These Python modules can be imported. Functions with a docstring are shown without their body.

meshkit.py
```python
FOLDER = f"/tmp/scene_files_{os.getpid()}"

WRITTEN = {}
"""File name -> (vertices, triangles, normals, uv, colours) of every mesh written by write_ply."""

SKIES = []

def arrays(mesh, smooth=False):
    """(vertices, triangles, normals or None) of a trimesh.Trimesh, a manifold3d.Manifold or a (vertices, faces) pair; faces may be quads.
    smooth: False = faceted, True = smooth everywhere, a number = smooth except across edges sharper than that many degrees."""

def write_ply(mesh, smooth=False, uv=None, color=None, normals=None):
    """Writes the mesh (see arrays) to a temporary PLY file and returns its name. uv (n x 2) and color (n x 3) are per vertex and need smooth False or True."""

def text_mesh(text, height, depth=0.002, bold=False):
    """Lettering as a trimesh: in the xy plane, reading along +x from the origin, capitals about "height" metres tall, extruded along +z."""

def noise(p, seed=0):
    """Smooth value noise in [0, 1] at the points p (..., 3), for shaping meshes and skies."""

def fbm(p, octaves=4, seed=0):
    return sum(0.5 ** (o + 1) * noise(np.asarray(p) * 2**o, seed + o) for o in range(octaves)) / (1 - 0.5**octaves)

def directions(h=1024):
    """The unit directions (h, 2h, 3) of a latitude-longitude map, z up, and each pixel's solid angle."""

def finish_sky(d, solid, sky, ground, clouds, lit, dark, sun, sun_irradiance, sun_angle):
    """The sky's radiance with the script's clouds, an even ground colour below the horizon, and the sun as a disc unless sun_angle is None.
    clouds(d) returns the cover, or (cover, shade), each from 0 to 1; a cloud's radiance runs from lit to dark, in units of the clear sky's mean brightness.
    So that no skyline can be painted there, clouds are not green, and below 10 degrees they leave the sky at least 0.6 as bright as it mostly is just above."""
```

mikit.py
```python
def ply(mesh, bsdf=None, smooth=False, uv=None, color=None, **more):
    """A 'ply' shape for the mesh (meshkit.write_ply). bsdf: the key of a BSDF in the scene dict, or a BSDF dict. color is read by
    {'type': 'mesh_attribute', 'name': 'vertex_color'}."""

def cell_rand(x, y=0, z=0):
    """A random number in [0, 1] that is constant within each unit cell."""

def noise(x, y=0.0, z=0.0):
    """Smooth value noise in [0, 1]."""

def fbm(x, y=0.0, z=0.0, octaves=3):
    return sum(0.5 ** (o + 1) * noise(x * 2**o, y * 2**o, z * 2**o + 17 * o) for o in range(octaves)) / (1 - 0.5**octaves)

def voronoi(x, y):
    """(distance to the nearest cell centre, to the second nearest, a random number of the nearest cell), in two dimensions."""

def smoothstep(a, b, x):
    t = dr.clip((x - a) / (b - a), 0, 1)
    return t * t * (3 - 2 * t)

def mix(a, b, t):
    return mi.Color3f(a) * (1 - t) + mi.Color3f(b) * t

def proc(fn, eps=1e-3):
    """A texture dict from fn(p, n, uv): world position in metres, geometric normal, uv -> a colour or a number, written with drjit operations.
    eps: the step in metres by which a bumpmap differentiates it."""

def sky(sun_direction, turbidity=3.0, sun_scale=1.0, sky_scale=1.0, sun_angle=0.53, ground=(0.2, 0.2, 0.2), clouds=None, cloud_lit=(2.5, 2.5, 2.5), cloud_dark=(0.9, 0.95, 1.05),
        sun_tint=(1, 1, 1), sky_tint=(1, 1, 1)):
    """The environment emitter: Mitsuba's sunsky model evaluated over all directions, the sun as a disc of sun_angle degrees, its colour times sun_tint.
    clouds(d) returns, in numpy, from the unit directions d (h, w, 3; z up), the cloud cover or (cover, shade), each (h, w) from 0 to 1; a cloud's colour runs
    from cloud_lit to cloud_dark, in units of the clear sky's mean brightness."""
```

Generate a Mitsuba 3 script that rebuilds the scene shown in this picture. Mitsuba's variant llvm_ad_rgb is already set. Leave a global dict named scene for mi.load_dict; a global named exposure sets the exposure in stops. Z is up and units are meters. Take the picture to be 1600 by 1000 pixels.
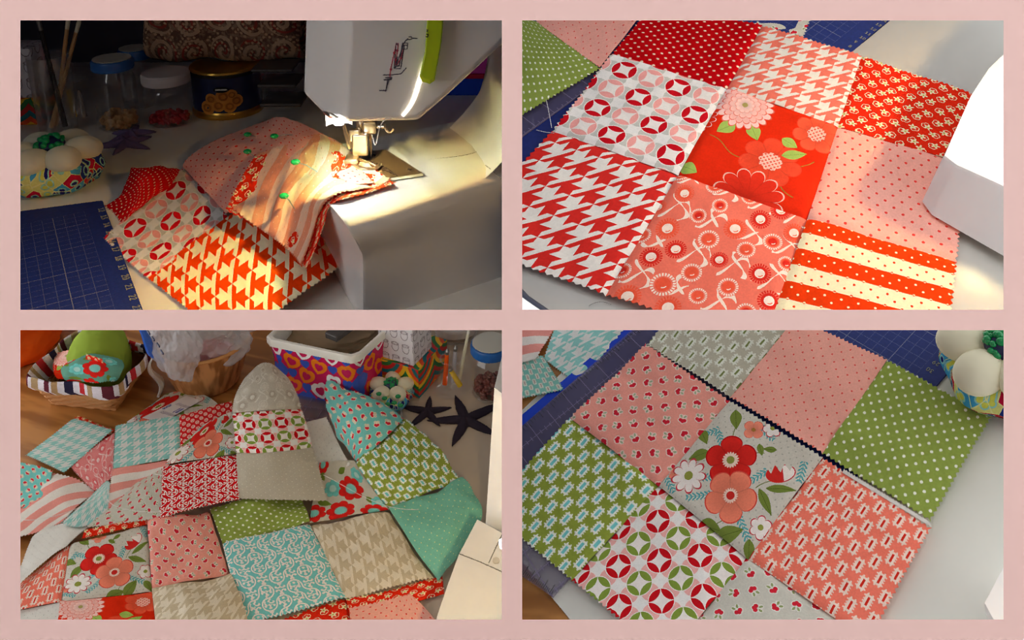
import math, random
import numpy as np, trimesh, shapely
import drjit as dr
import mitsuba as mi
import mikit, meshkit
from mikit import noise, fbm, voronoi, cell_rand, smoothstep, mix
from shapely.geometry import Polygon, Point, LineString, box
from shapely import affinity
from scipy.interpolate import CubicSpline, RectBivariateSpline

T = mi.ScalarTransform4f
# ---------------------------------------------------------------- camera, light, exposure
FOCAL, PPX, PPY, PITCH = 1400.0, 800.0, 61.24, math.radians(15)
CAM = np.array([0.0, 0.0, 1.5])
RIGHT = np.array([1.0, 0, 0])
FWD = np.array([0, math.cos(PITCH), -math.sin(PITCH)])
DOWN = np.array([0, -math.sin(PITCH), -math.cos(PITCH)])
exposure = 0.0
scene, labels = {}, {}
scene['camera'] = {'type': 'perspective', 'fov': math.degrees(2 * math.atan(800 / FOCAL)), 'fov_axis': 'x',
                   'near_clip': 0.02, 'far_clip': 100.0, 'principal_point_offset_x': 0.0, 'principal_point_offset_y': (500 - PPY) / 1000.0,
                   'to_world': T().look_at(origin=CAM.tolist(), target=(CAM + FWD).tolist(), up=[0, 0, 1])}
scene['daylight'] = {'type': 'constant', 'radiance': {'type': 'rgb', 'value': [1.70, 1.70, 1.72]}}
LAMP_1, LAMP_2, LAMP_3 = [3700, 2150, 680], [900, 590, 260], [1500, 1080, 540]     # the machines' own work lamps


def lin(r, g, b):
    f = lambda c: c / 12.92 if c <= 0.04045 else ((c + 0.055) / 1.055) ** 2.4
    return [f(r / 255), f(g / 255), f(b / 255)]


def ray(x, y):
    return FWD + (x - PPX) / FOCAL * RIGHT + (y - PPY) / FOCAL * DOWN


class Bay:
    lim = None
    """One work surface with its own frame: z = 0 is the surface, z its normal, x along it to the right, y away from the viewer."""
    def __init__(self, origin, normal):
        self.o = np.asarray(origin, float)
        n = np.asarray(normal, float); n = n / np.linalg.norm(n)
        x = RIGHT - n * (RIGHT @ n); x /= np.linalg.norm(x)
        self.m = np.stack([x, np.cross(n, x), n], 1)
        self.to = np.eye(4); self.to[:3, :3] = self.m; self.to[:3, 3] = self.o
        self.c = self.m.T @ (CAM - self.o)

    def at(self, x, y, h=0.0):
        d = self.m.T @ ray(x, y)
        return self.c + d * ((h - self.c[2]) / d[2])

    def up(self, base, y):
        """height above the surface at which the upright line through base is seen on row y"""
        b = self.o + self.m @ np.array([base[0], base[1], 0.0]); n = self.m[:, 2]
        f = lambda p: PPY + FOCAL * ((p - CAM) @ DOWN) / ((p - CAM) @ FWD)
        lo, hi = -0.1, 0.8
        for _ in range(40):
            mid = (lo + hi) / 2
            lo, hi = (mid, hi) if f(b + n * mid) > y else (lo, mid)
        return lo

    def px(self, p):
        q = self.o + self.m @ np.asarray(p, float) - CAM
        return PPX + FOCAL * (q @ RIGHT) / (q @ FWD), PPY + FOCAL * (q @ DOWN) / (q @ FWD)

    def mpp(self, p):
        """metres per pixel at p"""
        q = self.o + self.m @ np.asarray(p, float) - CAM
        return (q @ FWD) / FOCAL


def cam_n(n):          # a normal given as right, down, forward
    return n[0] * RIGHT + n[1] * DOWN + n[2] * FWD


B1 = Bay([0, 0, CAM[2] - 0.42], [0, 0, 1])
B3 = Bay([0, 0, CAM[2] - 0.90], [0, 0, 1])
B2 = Bay(CAM + 0.223 * RIGHT + 0.097 * DOWN + 0.835 * FWD, cam_n([-0.049, -0.748, -0.662]))
B4 = Bay(CAM + 0.216 * RIGHT + 0.413 * DOWN + 0.883 * FWD, cam_n([-0.371, -0.806, -0.461]))
B1.lim, B2.lim, B3.lim, B4.lim = (-600, -400, 797, 497), (803, -400, 2200, 497), (-600, 503, 797, 1500), (803, 503, 2200, 1500)
FLOOR_Z = 0.0

# ---------------------------------------------------------------- scene helpers


def numbered(name):
    if name not in used:
        used.add(name); return name
    k = 1
    while f'{name}_{k:03d}' in used: k += 1
    used.add(f'{name}_{k:03d}')
    return f'{name}_{k:03d}'


used = set()


def place(mesh, bay):
    """vertices of a mesh (trimesh or (v, f)) from a bay's frame into the world"""
    if hasattr(mesh, 'to_mesh'):
        mm = mesh.to_mesh(); mesh = (mm.vert_properties[:, :3], mm.tri_verts)
    v, f = (mesh.vertices, mesh.faces) if hasattr(mesh, 'vertices') else mesh
    v = np.asarray(v, float)
    if bay is not None:
        v = v @ bay.m.T + bay.o
    return trimesh.Trimesh(v, np.asarray(f), process=False)


def thing(name, label, cat, group=None):
    key = numbered(name)
    labels[key] = {'label': label, 'category': cat}
    if group: labels[key]['group'] = group
    return key


def within(bay, v, f):
    """the faces that stay inside the bay's own compartment (cloths and boards end behind the dividers)"""
    if bay is None or bay.lim is None: return f
    w = v @ bay.m.T + bay.o - CAM
    d = w @ FWD; x, y = PPX + FOCAL * (w @ RIGHT) / d, PPY + FOCAL * (w @ DOWN) / d
    ok = (x > bay.lim[0]) & (x < bay.lim[2]) & (y > bay.lim[1]) & (y < bay.lim[3])
    return f[ok[f].all(1)]


def part(parent, name, mesh, mat, bay=None, smooth=30, uv=None, color=None, label=None, stuff=False):
    if uv is not None and bay is not None:
        v, f = (np.asarray(mesh.vertices), np.asarray(mesh.faces)) if hasattr(mesh, 'vertices') else mesh
        if len(f) > 100: f = within(bay, v, f)
        mesh = (v, f)
    key = numbered(f'{parent}__{name}')
    scene[key] = mikit.ply(place(mesh, bay), mat, smooth=(True if uv is not None or color is not None else smooth), uv=uv, color=color)
    if label or stuff:
        labels[key] = {}
        if label: labels[key]['label'] = label
        if stuff: labels[key]['kind'] = 'stuff'
    return key


def single(name, mesh, mat, label, cat, bay=None, smooth=30, uv=None, group=None, kind=None):
    key = thing(name, label, cat, group)
    scene[key] = mikit.ply(place(mesh, bay), mat, smooth=(True if uv is not None else smooth), uv=uv)
    if kind: labels[key]['kind'] = kind
    return key


def struct(name, mesh, mat, label=None, bay=None, smooth=False):
    key = numbered(name)
    scene[key] = mikit.ply(place(mesh, bay), mat, smooth=smooth)
    labels[key] = {'kind': 'structure'}
    if label: labels[key]['label'] = label
    return key


cat_ = trimesh.util.concatenate


def bx(x0, y0, z0, x1, y1, z1):
    m = trimesh.creation.box(extents=[x1 - x0, y1 - y0, z1 - z0]); m.apply_translation([(x0 + x1) / 2, (y0 + y1) / 2, (z0 + z1) / 2]); return m


def rbox(x0, y0, z0, x1, y1, z1, r=0.003, n=3):
    """a box with rounded edges, as the hull of spheres"""
    s = trimesh.creation.icosphere(subdivisions=n - 1 if n > 2 else 1, radius=r)
    pts = []
    for x in (x0 + r, x1 - r):
        for y in (y0 + r, y1 - r):
            for z in (z0 + r, z1 - r): pts.append(s.vertices + [x, y, z])
    return trimesh.convex.convex_hull(np.vstack(pts))


def lathe(profile, n=48, at=(0, 0, 0)):
    """profile: (r, z) pairs bottom to top; closed where r = 0"""
    p = np.asarray(profile, float); a = np.arange(n) * 2 * np.pi / n
    v = np.stack([p[:, None, 0] * np.cos(a), p[:, None, 0] * np.sin(a), np.broadcast_to(p[:, None, 1], (len(p), n))], -1).reshape(-1, 3)
    f = []
    for i in range(len(p) - 1):
        for j in range(n):
            q = (i * n + j, i * n + (j + 1) % n, (i + 1) * n + (j + 1) % n, (i + 1) * n + j)
            if p[i, 0] > 1e-9: f.append((q[0], q[1], q[2]))
            if p[i + 1, 0] > 1e-9: f.append((q[0], q[2], q[3]))
            if p[i, 0] <= 1e-9: pass
    m = trimesh.Trimesh(v + np.asarray(at), f, process=False); m.merge_vertices(); return m


def tube(points, r, sides=8, closed_ends=True, res=None):
    p = np.asarray(points, float)
    if res and len(p) > 2:
        t = np.r_[0, np.cumsum(np.linalg.norm(np.diff(p, axis=0), axis=1))]
        p = CubicSpline(t, p)(np.linspace(0, t[-1], res))
    rr = np.broadcast_to(np.interp(np.linspace(0, 1, len(p)), np.linspace(0, 1, len(np.atleast_1d(r))), np.atleast_1d(r)), (len(p),))
    t = np.gradient(p, axis=0); t /= np.linalg.norm(t, axis=1, keepdims=True) + 1e-12
    a = np.cross(t[0], [0, 0, 1.0] if abs(t[0, 2]) < 0.9 else [1.0, 0, 0]); A = []
    for k in range(len(p)):
        a = a - t[k] * (a @ t[k]); a /= np.linalg.norm(a) + 1e-12; A.append(a)
    A = np.array(A); B = np.cross(t, A); g = np.arange(sides) * 2 * np.pi / sides
    v = p[:, None] + rr[:, None, None] * (np.cos(g)[None, :, None] * A[:, None] + np.sin(g)[None, :, None] * B[:, None])
    i, j = np.meshgrid(np.arange(len(p) - 1), np.arange(sides), indexing='ij')
    q = np.stack([i * sides + j, i * sides + (j + 1) % sides, (i + 1) * sides + (j + 1) % sides, (i + 1) * sides + j], -1).reshape(-1, 4)
    f = np.vstack([q[:, [0, 1, 2]], q[:, [0, 2, 3]]])
    v = v.reshape(-1, 3)
    if closed_ends:
        n = len(v); v = np.vstack([v, p[:1], p[-1:]]); e = (len(p) - 1) * sides
        f = np.vstack([f, [(n, (k + 1) % sides, k) for k in range(sides)], [(n + 1, e + k, e + (k + 1) % sides) for k in range(sides)]])
    return trimesh.Trimesh(v, f, process=False)


def prism(poly, h, z0=0.0):
    m = trimesh.creation.extrude_polygon(poly, h, engine='earcut'); m.apply_translation([0, 0, z0]); return m


def loft(rings):
    """closed rings with equal point counts joined into a solid"""
    R = np.asarray(rings, float); k, n = R.shape[:2]
    v = R.reshape(-1, 3); f = []
    for i in range(k - 1):
        for j in range(n):
            a, b, c, d = i * n + j, i * n + (j + 1) % n, (i + 1) * n + (j + 1) % n, (i + 1) * n + j
            f += [(a, b, c), (a, c, d)]
    v = np.vstack([v, R[0].mean(0), R[-1].mean(0)]); n0 = k * n
    for j in range(n):
        f += [(n0, (j + 1) % n, j), (n0 + 1, (k - 1) * n + j, (k - 1) * n + (j + 1) % n)]
    m = trimesh.Trimesh(v, f, process=False)
    m.fix_normals(); return m


def moved(m, loc=(0, 0, 0), rz=0.0, rx=0.0, ry=0.0, s=1.0):
    m = m.copy(); M = np.eye(4)
    R = trimesh.transformations.euler_matrix(rx, ry, rz)
    M[:3, :3] = R[:3, :3] * s; M[:3, 3] = loc
    m.apply_transform(M); return m
# ---------------------------------------------------------------- printed cottons: uv is the place on the cloth in centimetres, v + 1000 k picks colourway k
C3 = mi.Color3f


def pick(k, cols):
    out = C3(lin(*cols[0]))
    for i in range(1, len(cols)):
        out = dr.select(k > i - 0.5, C3(lin(*cols[i])), out)
    return out


def over(base, mask, col):
    return dr.select(mask, col if isinstance(col, mi.Color3f) else C3(lin(*col)), base)


def way(uv):
    k = dr.floor(uv.y / 1000.0 + 0.5)
    return uv.x, uv.y - 1000.0 * k, k


def fr(x):
    return x - dr.floor(x)


def lattice(u, v, a, b):
    """nearest point of a staggered lattice of cells a x b: local offset and the cell's two numbers"""
    i0, j0 = dr.floor(u / a + 0.5), dr.floor(v / b + 0.5)
    x0, y0 = u - i0 * a, v - j0 * b
    i1, j1 = dr.floor(u / a) + 0.5, dr.floor(v / b) + 0.5
    x1, y1 = u - i1 * a, v - j1 * b
    near = dr.square(x0 / a) + dr.square(y0 / b) < dr.square(x1 / a) + dr.square(y1 / b)
    return dr.select(near, x0, x1), dr.select(near, y0, y1), dr.select(near, i0 * 2, i1 * 2), dr.select(near, j0 * 2, j1 * 2)


def turn(x, y, a):
    c, s = dr.cos(a), dr.sin(a)
    return c * x + s * y, c * y - s * x


def inbox(x, y, hx, hy):
    return (dr.abs(x) < hx) & (dr.abs(y) < hy)


def near(x, y, cx, cy, r):
    return dr.square(x - cx) + dr.square(y - cy) < r * r


def weave(col, u, v):
    """slight unevenness of the woven cloth"""
    return col * (0.95 + 0.1 * noise(u * 9.0, v * 9.0))


RED, CORAL, PINK, GREEN, CREAM = (204, 22, 34), (240, 116, 96), (240, 158, 146), (124, 146, 44), (246, 238, 224)
GREY, AQUA, ORANGE, BEIGE = (203, 201, 186), (122, 206, 198), (232, 56, 22), (196, 184, 160)


def f_dots(p, n, uv):       # 0 red/cream 1 green/white 2 salmon/red 3 sea green/yellow 4 beige/white 5 white/grey 6 peach/red
    u, v, k = way(uv)
    big = (k > 1.5) & (k < 2.5) | (k > 5.5)
    x, y, _, _ = lattice(u, v, dr.select(big, mi.Float(1.4), mi.Float(1.25)), dr.select(big, mi.Float(1.4), mi.Float(1.25)))
    rad = dr.select(k < 1.5, 0.155, dr.select(k < 2.5, 0.10, dr.select(k > 5.5, 0.13, 0.075)))
    bg = pick(k, [(196, 14, 22), (146, 166, 78), (248, 176, 160), (120, 186, 160), (196, 188, 168), (228, 226, 218), (246, 176, 158)])
    fg = pick(k, [(246, 226, 200), (240, 244, 226), (226, 84, 76), (226, 222, 160), (226, 222, 206), (186, 180, 176), (232, 70, 60)])
    return weave(dr.select(dr.square(x) + dr.square(y) < rad * rad, fg, bg), u, v)


def f_hound(p, n, uv):      # 0 red 1 coral 2 aqua 3 sand 4 orange on cream
    u, v, k = way(uv)
    x, y = fr(u / 2.1), fr(v / 2.1)
    a, b = x < 0.5, y < 0.5
    stripe = fr((x + y) * 2.0) < 0.5
    dark = (a & b) | ((a ^ b) & stripe)
    bg = pick(k, [(240, 236, 226), (240, 234, 222), (224, 226, 220), (232, 220, 196), (250, 236, 196)])
    fg = pick(k, [(220, 50, 44), (240, 124, 104), (148, 206, 198), (204, 188, 156), (238, 66, 14)])
    return weave(dr.select(dark, fg, bg), u, v)


def f_peel(p, n, uv):       # 0 red and pink rings on grey 1 red and green rings on pink
    u, v, k = way(uv)
    s = 2.8
    i, j = dr.floor(u / s + 0.5), dr.floor(v / s + 0.5)
    x, y = u / s - i, v / s - j
    col = C3(lin(244, 242, 236))
    ax, ay = dr.abs(x), dr.abs(y)
    r = dr.sqrt(x * x + y * y)
    hi, lo = dr.maximum(ax, ay), dr.minimum(ax, ay)
    col = over(col, dr.square(hi - 0.5) + dr.square(lo) < 0.30 ** 2, pick(k, [(206, 206, 196), (246, 184, 176)]))
    col = over(col, r < 0.455, (246, 240, 232))
    lens = (r < 0.425) & (dr.square(hi - 0.61) + dr.square(lo) < 0.42 ** 2)
    odd = fr((i + j) * 0.5) > 0.25
    tone = dr.select(odd, pick(k, [(246, 172, 164), (134, 158, 66)]), pick(k, [(206, 24, 36), (206, 28, 36)]))
    return weave(dr.select(lens, tone, col), u, v)


def f_ikat(p, n, uv):       # 0 green/aqua 1 coral/red 2 stone/olive 3 sea green/grey
    u, v, k = way(uv)
    x, y, _, _ = lattice(u, v, 2.1, 2.3)
    ax, ay = dr.abs(x), dr.abs(y)
    white = inbox(ax, ay, 0.33, 0.60) | inbox(ax - 0.2, ay - 0.6, 0.07, 0.14) | inbox(ax - 0.33, ay - 0.42, 0.16, 0.07) | inbox(ax - 0.33, ay - 0.12, 0.13, 0.06)
    bar = dr.select(k > 0.5, 0.105, 0.16)
    hollow = (k > 0.5) & (k < 1.5)
    core = (ax < bar) & (ay < 0.40)
    col = pick(k, [(146, 162, 66), (248, 128, 106), (190, 186, 166), (130, 190, 176)])
    col = over(col, white, pick(k, [(240, 244, 232), (248, 222, 204), (228, 230, 216), (214, 214, 200)]))
    return weave(over(col, core, pick(k, [(124, 206, 204), (214, 52, 38), (122, 132, 78), (166, 150, 140)])), u, v)


def f_cherry(p, n, uv):     # 0 salmon 1 stone 2 aqua: pairs of cherries with two leaves in a pale halo, each turned its own way
    u, v, k = way(uv)
    x, y, i, j = lattice(u, v, 2.4, 2.4)
    x, y = turn(x, y, dr.floor(cell_rand(i, j, 5) * 8) * (math.pi / 4) + 0.3)
    e = lambda cx, cy, r: near(dr.abs(x), y, cx, cy, r)
    halo = e(0.19, 0.12, 0.30) | e(0.0, 0.26, 0.28) | e(0.2, -0.34, 0.24) | e(0.0, -0.12, 0.22)
    col = pick(k, [(246, 164, 148), (210, 208, 194), (126, 206, 198)])
    col = over(col, halo, pick(k, [(246, 214, 202), (228, 226, 214), (236, 226, 206)]))
    col = over(col, e(0.19, 0.11, 0.20) | e(0.0, 0.27, 0.17), (214, 46, 62))
    lx, ly = turn(dr.abs(x) - 0.19, y + 0.34, 0.5)
    return weave(over(col, dr.square(lx / 0.10) + dr.square(ly / 0.19) < 1, pick(k, [(170, 182, 146), (150, 164, 110), (214, 210, 176)])), u, v)


def f_scroll(p, n, uv):     # 0 red 1 aqua: white curling vines
    u, v, k = way(uv)
    s = 1.65
    i, j = dr.floor(u / s), dr.floor(v / s)
    x, y = u / s - i, v / s - j
    q = cell_rand(i, j, 3)
    x = dr.select(q > 0.5, 1 - x, x)
    w = 0.05
    d = lambda cx, cy, r: dr.abs(dr.sqrt(dr.square(x - cx) + dr.square(y - cy)) - r)
    ink = (d(0, 0, 0.5) < w) | (d(1, 1, 0.5) < w)
    ink |= (d(0.16, 0.16, 0.17) < w) & (x + y < 0.42)
    ink |= (d(0.86, 0.84, 0.18) < w) & (x - y < 0.06)
    ink |= (d(0.16, 0.72, 0.17) < w) & (y - x > 0.42)
    ink |= (d(0.80, 0.22, 0.17) < w) & (x - y > 0.48)
    for c in ((0.04, 0.27), (0.30, 0.10), (0.98, 0.72), (0.72, 0.98), (0.30, 0.82), (0.06, 0.60), (0.70, 0.10), (0.92, 0.36)):
        ink |= near(x, y, c[0], c[1], 0.085)
    return weave(dr.select(ink, C3(lin(246, 236, 228)), pick(k, [(212, 28, 34), (124, 204, 200)])), u, v)


def f_stripe(p, n, uv):     # 0 orange and cream 1 salmon and white; broad stripes along u with counter-coloured dots
    u, v, k = way(uv)
    t = fr(v / 3.1) < 0.5
    a, b = pick(k, [(234, 62, 18), (238, 158, 146), (238, 160, 128)]), pick(k, [(246, 234, 190), (236, 228, 218), (246, 206, 180)])
    x, y, _, _ = lattice(u, v, 1.24, 1.03)
    dot = (dr.square(x) + dr.square(y) < dr.square(dr.select(k < 0.5, mi.Float(0.10), mi.Float(0.06)))) & ((k < 0.5) | (k > 1.5))
    return weave(dr.select(t ^ dot, a, b), u, v)


def f_rings(p, n, uv):      # 0 coral 1 faded pink 2 stone: toothed rings joined by white ribbons
    u, v, k = way(uv)
    s = 3.3
    col = pick(k, [(240, 120, 98), (232, 140, 138), (196, 190, 176)])
    white = pick(k, [(248, 226, 208), (246, 210, 204), (216, 212, 200)])
    for (du, dv, flip, amp) in ((0.0, 0.5, 0, 0.30), (0.5, 0.0, 1, -0.28)):       # ribbons between the rings
        a, b = (v, u) if flip else (u, v)
        i, j = dr.floor(a / s + du), dr.floor(b / s + dv)
        x, y = a / s + du - i, b / s + dv - j
        q = cell_rand(i, j, 11 + flip)
        curve = 0.5 + amp * dr.sin(6.2832 * x + 1.2 * q) * (0.6 + 0.5 * q)
        width = 0.012 + 0.05 * dr.abs(dr.sin(6.2832 * x * 1.5 + 3 * q))
        col = dr.select((dr.abs(y - curve) < width) & (x > 0.10) & (x < 0.55 + 0.4 * q), white, col)
    x, y, i, j = lattice(u, v, s, s)
    h = cell_rand(i, j, 7)
    R = 0.66 + 0.36 * cell_rand(i, j, 9)
    x, y = x + 0.5 * (cell_rand(i, j, 21) - 0.5), y + 0.5 * (cell_rand(i, j, 22) - 0.5)
    r, a = dr.sqrt(x * x + y * y) / R, dr.atan2(y, x)
    ground = pick(k, [(240, 120, 98), (232, 140, 138), (196, 190, 176)])
    strong = pick(k, [(216, 48, 38), (222, 96, 100), (178, 168, 152)])
    mid = pick(k, [(238, 92, 64), (228, 124, 124), (208, 202, 188)])
    kind0, kind1 = h < 0.45, h < 0.72
    teeth = dr.sin(a * 24.0) > -0.35
    col = dr.select(r < 1.04, ground, col)
    col = dr.select((r < 1) & (r > 0.74) & teeth, dr.select(kind0, white, dr.select(kind1, strong, mid)), col)
    col = dr.select((r < 0.72) & ~kind0, dr.select(kind1, strong, mid), col)
    col = dr.select((r < 0.62) & kind0, mid, col)
    col = dr.select((r < 0.46), dr.select(kind0, dr.select(h < 0.2, strong, mid), white), col)
    arc = (r > 0.24) & (r < 0.34) & (a > 0.2) & (a < 1.7)
    return weave(dr.select(arc, dr.select(kind0, white, ground), col), u, v)


def f_sprig(p, n, uv):      # 0 orange red: cream outlined blossoms with yellow green leaves 1 red: cream loops
    u, v, k = way(uv)
    x, y, i, j = lattice(u, v, 2.0, 2.0)
    a = cell_rand(i, j, 5) * 6.28
    x, y = turn(x, y, a)
    col = pick(k, [(230, 46, 24), (210, 40, 40)])
    out, inn = mi.Bool(False), mi.Bool(False)
    for c in ((-0.20, 0.16), (-0.26, -0.14), (0.02, 0.24)):
        out |= near(x, y, c[0], c[1], 0.25); inn |= near(x, y, c[0], c[1], 0.17)
    col = over(col, out, (250, 228, 190))
    col = over(col, inn, pick(k, [(226, 62, 40), (200, 48, 48)]))
    r, t = dr.sqrt(dr.square(x - 0.18) + dr.square(y + 0.16)), dr.atan2(y + 0.16, x - 0.18)
    col = over(col, r < 0.46 * (0.70 + 0.30 * dr.cos(5 * t)), (246, 232, 186))
    return weave(over(col, r < 0.12, pick(k, [(200, 190, 96), (236, 210, 180)])), u, v)


def f_loops(p, n, uv):      # red with cream ringed seeds in rows
    u, v, k = way(uv)
    x, y, i, j = lattice(u, v, 1.9, 1.7)
    r = dr.sqrt(dr.square(x / 0.9) + dr.square(y))
    col = C3(lin(208, 40, 42))
    col = over(col, r < 0.46, (244, 226, 208)); col = over(col, r < 0.30, (208, 44, 44)); col = over(col, r < 0.14, (244, 226, 208))
    return weave(col, u, v)


def petals(x, y, cx, cy, R, m, phase, depth):
    """inside a blossom of m petals; returns (mask, radius fraction, angle)"""
    dx, dy = x - cx, y - cy
    r, a = dr.sqrt(dx * dx + dy * dy), dr.atan2(dy, dx) + phase
    edge = R * (1 - depth + depth * dr.sqrt(dr.abs(dr.sin(a * (m / 2.0))) + 1e-4))
    return r < edge, r / R, a


def leaf(x, y, cx, cy, length, width, ang):
    lx, ly = turn(x - cx, y - cy, ang)
    t = lx / length
    half = width * (1 - t * t) * (1 - 0.35 * t)
    return (dr.abs(t) < 1) & (dr.abs(ly) < half), (dr.abs(ly) < 0.03)


def bloom_paint(col, x, y, cx, cy, R, m, phase, main, edge, heart, heart_r, depth=0.28):
    a, r, t = petals(x, y, cx, cy, R, m, phase, depth)
    b, _, _ = petals(x, y, cx, cy, R * 0.95, m, phase, depth)
    col = over(col, a, edge)
    shade = dr.clip(0.72 + 0.4 * r, 0, 1.06)
    fold = dr.select(dr.abs(dr.sin(t * (m / 2.0))) < 0.12, 0.86, 1.0)
    col = dr.select(b, C3(lin(*main)) * (shade * fold), col)
    return dr.select(r < heart_r * (0.8 + 0.3 * dr.abs(dr.sin(t * 9))), C3(lin(*heart)), col)


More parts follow.
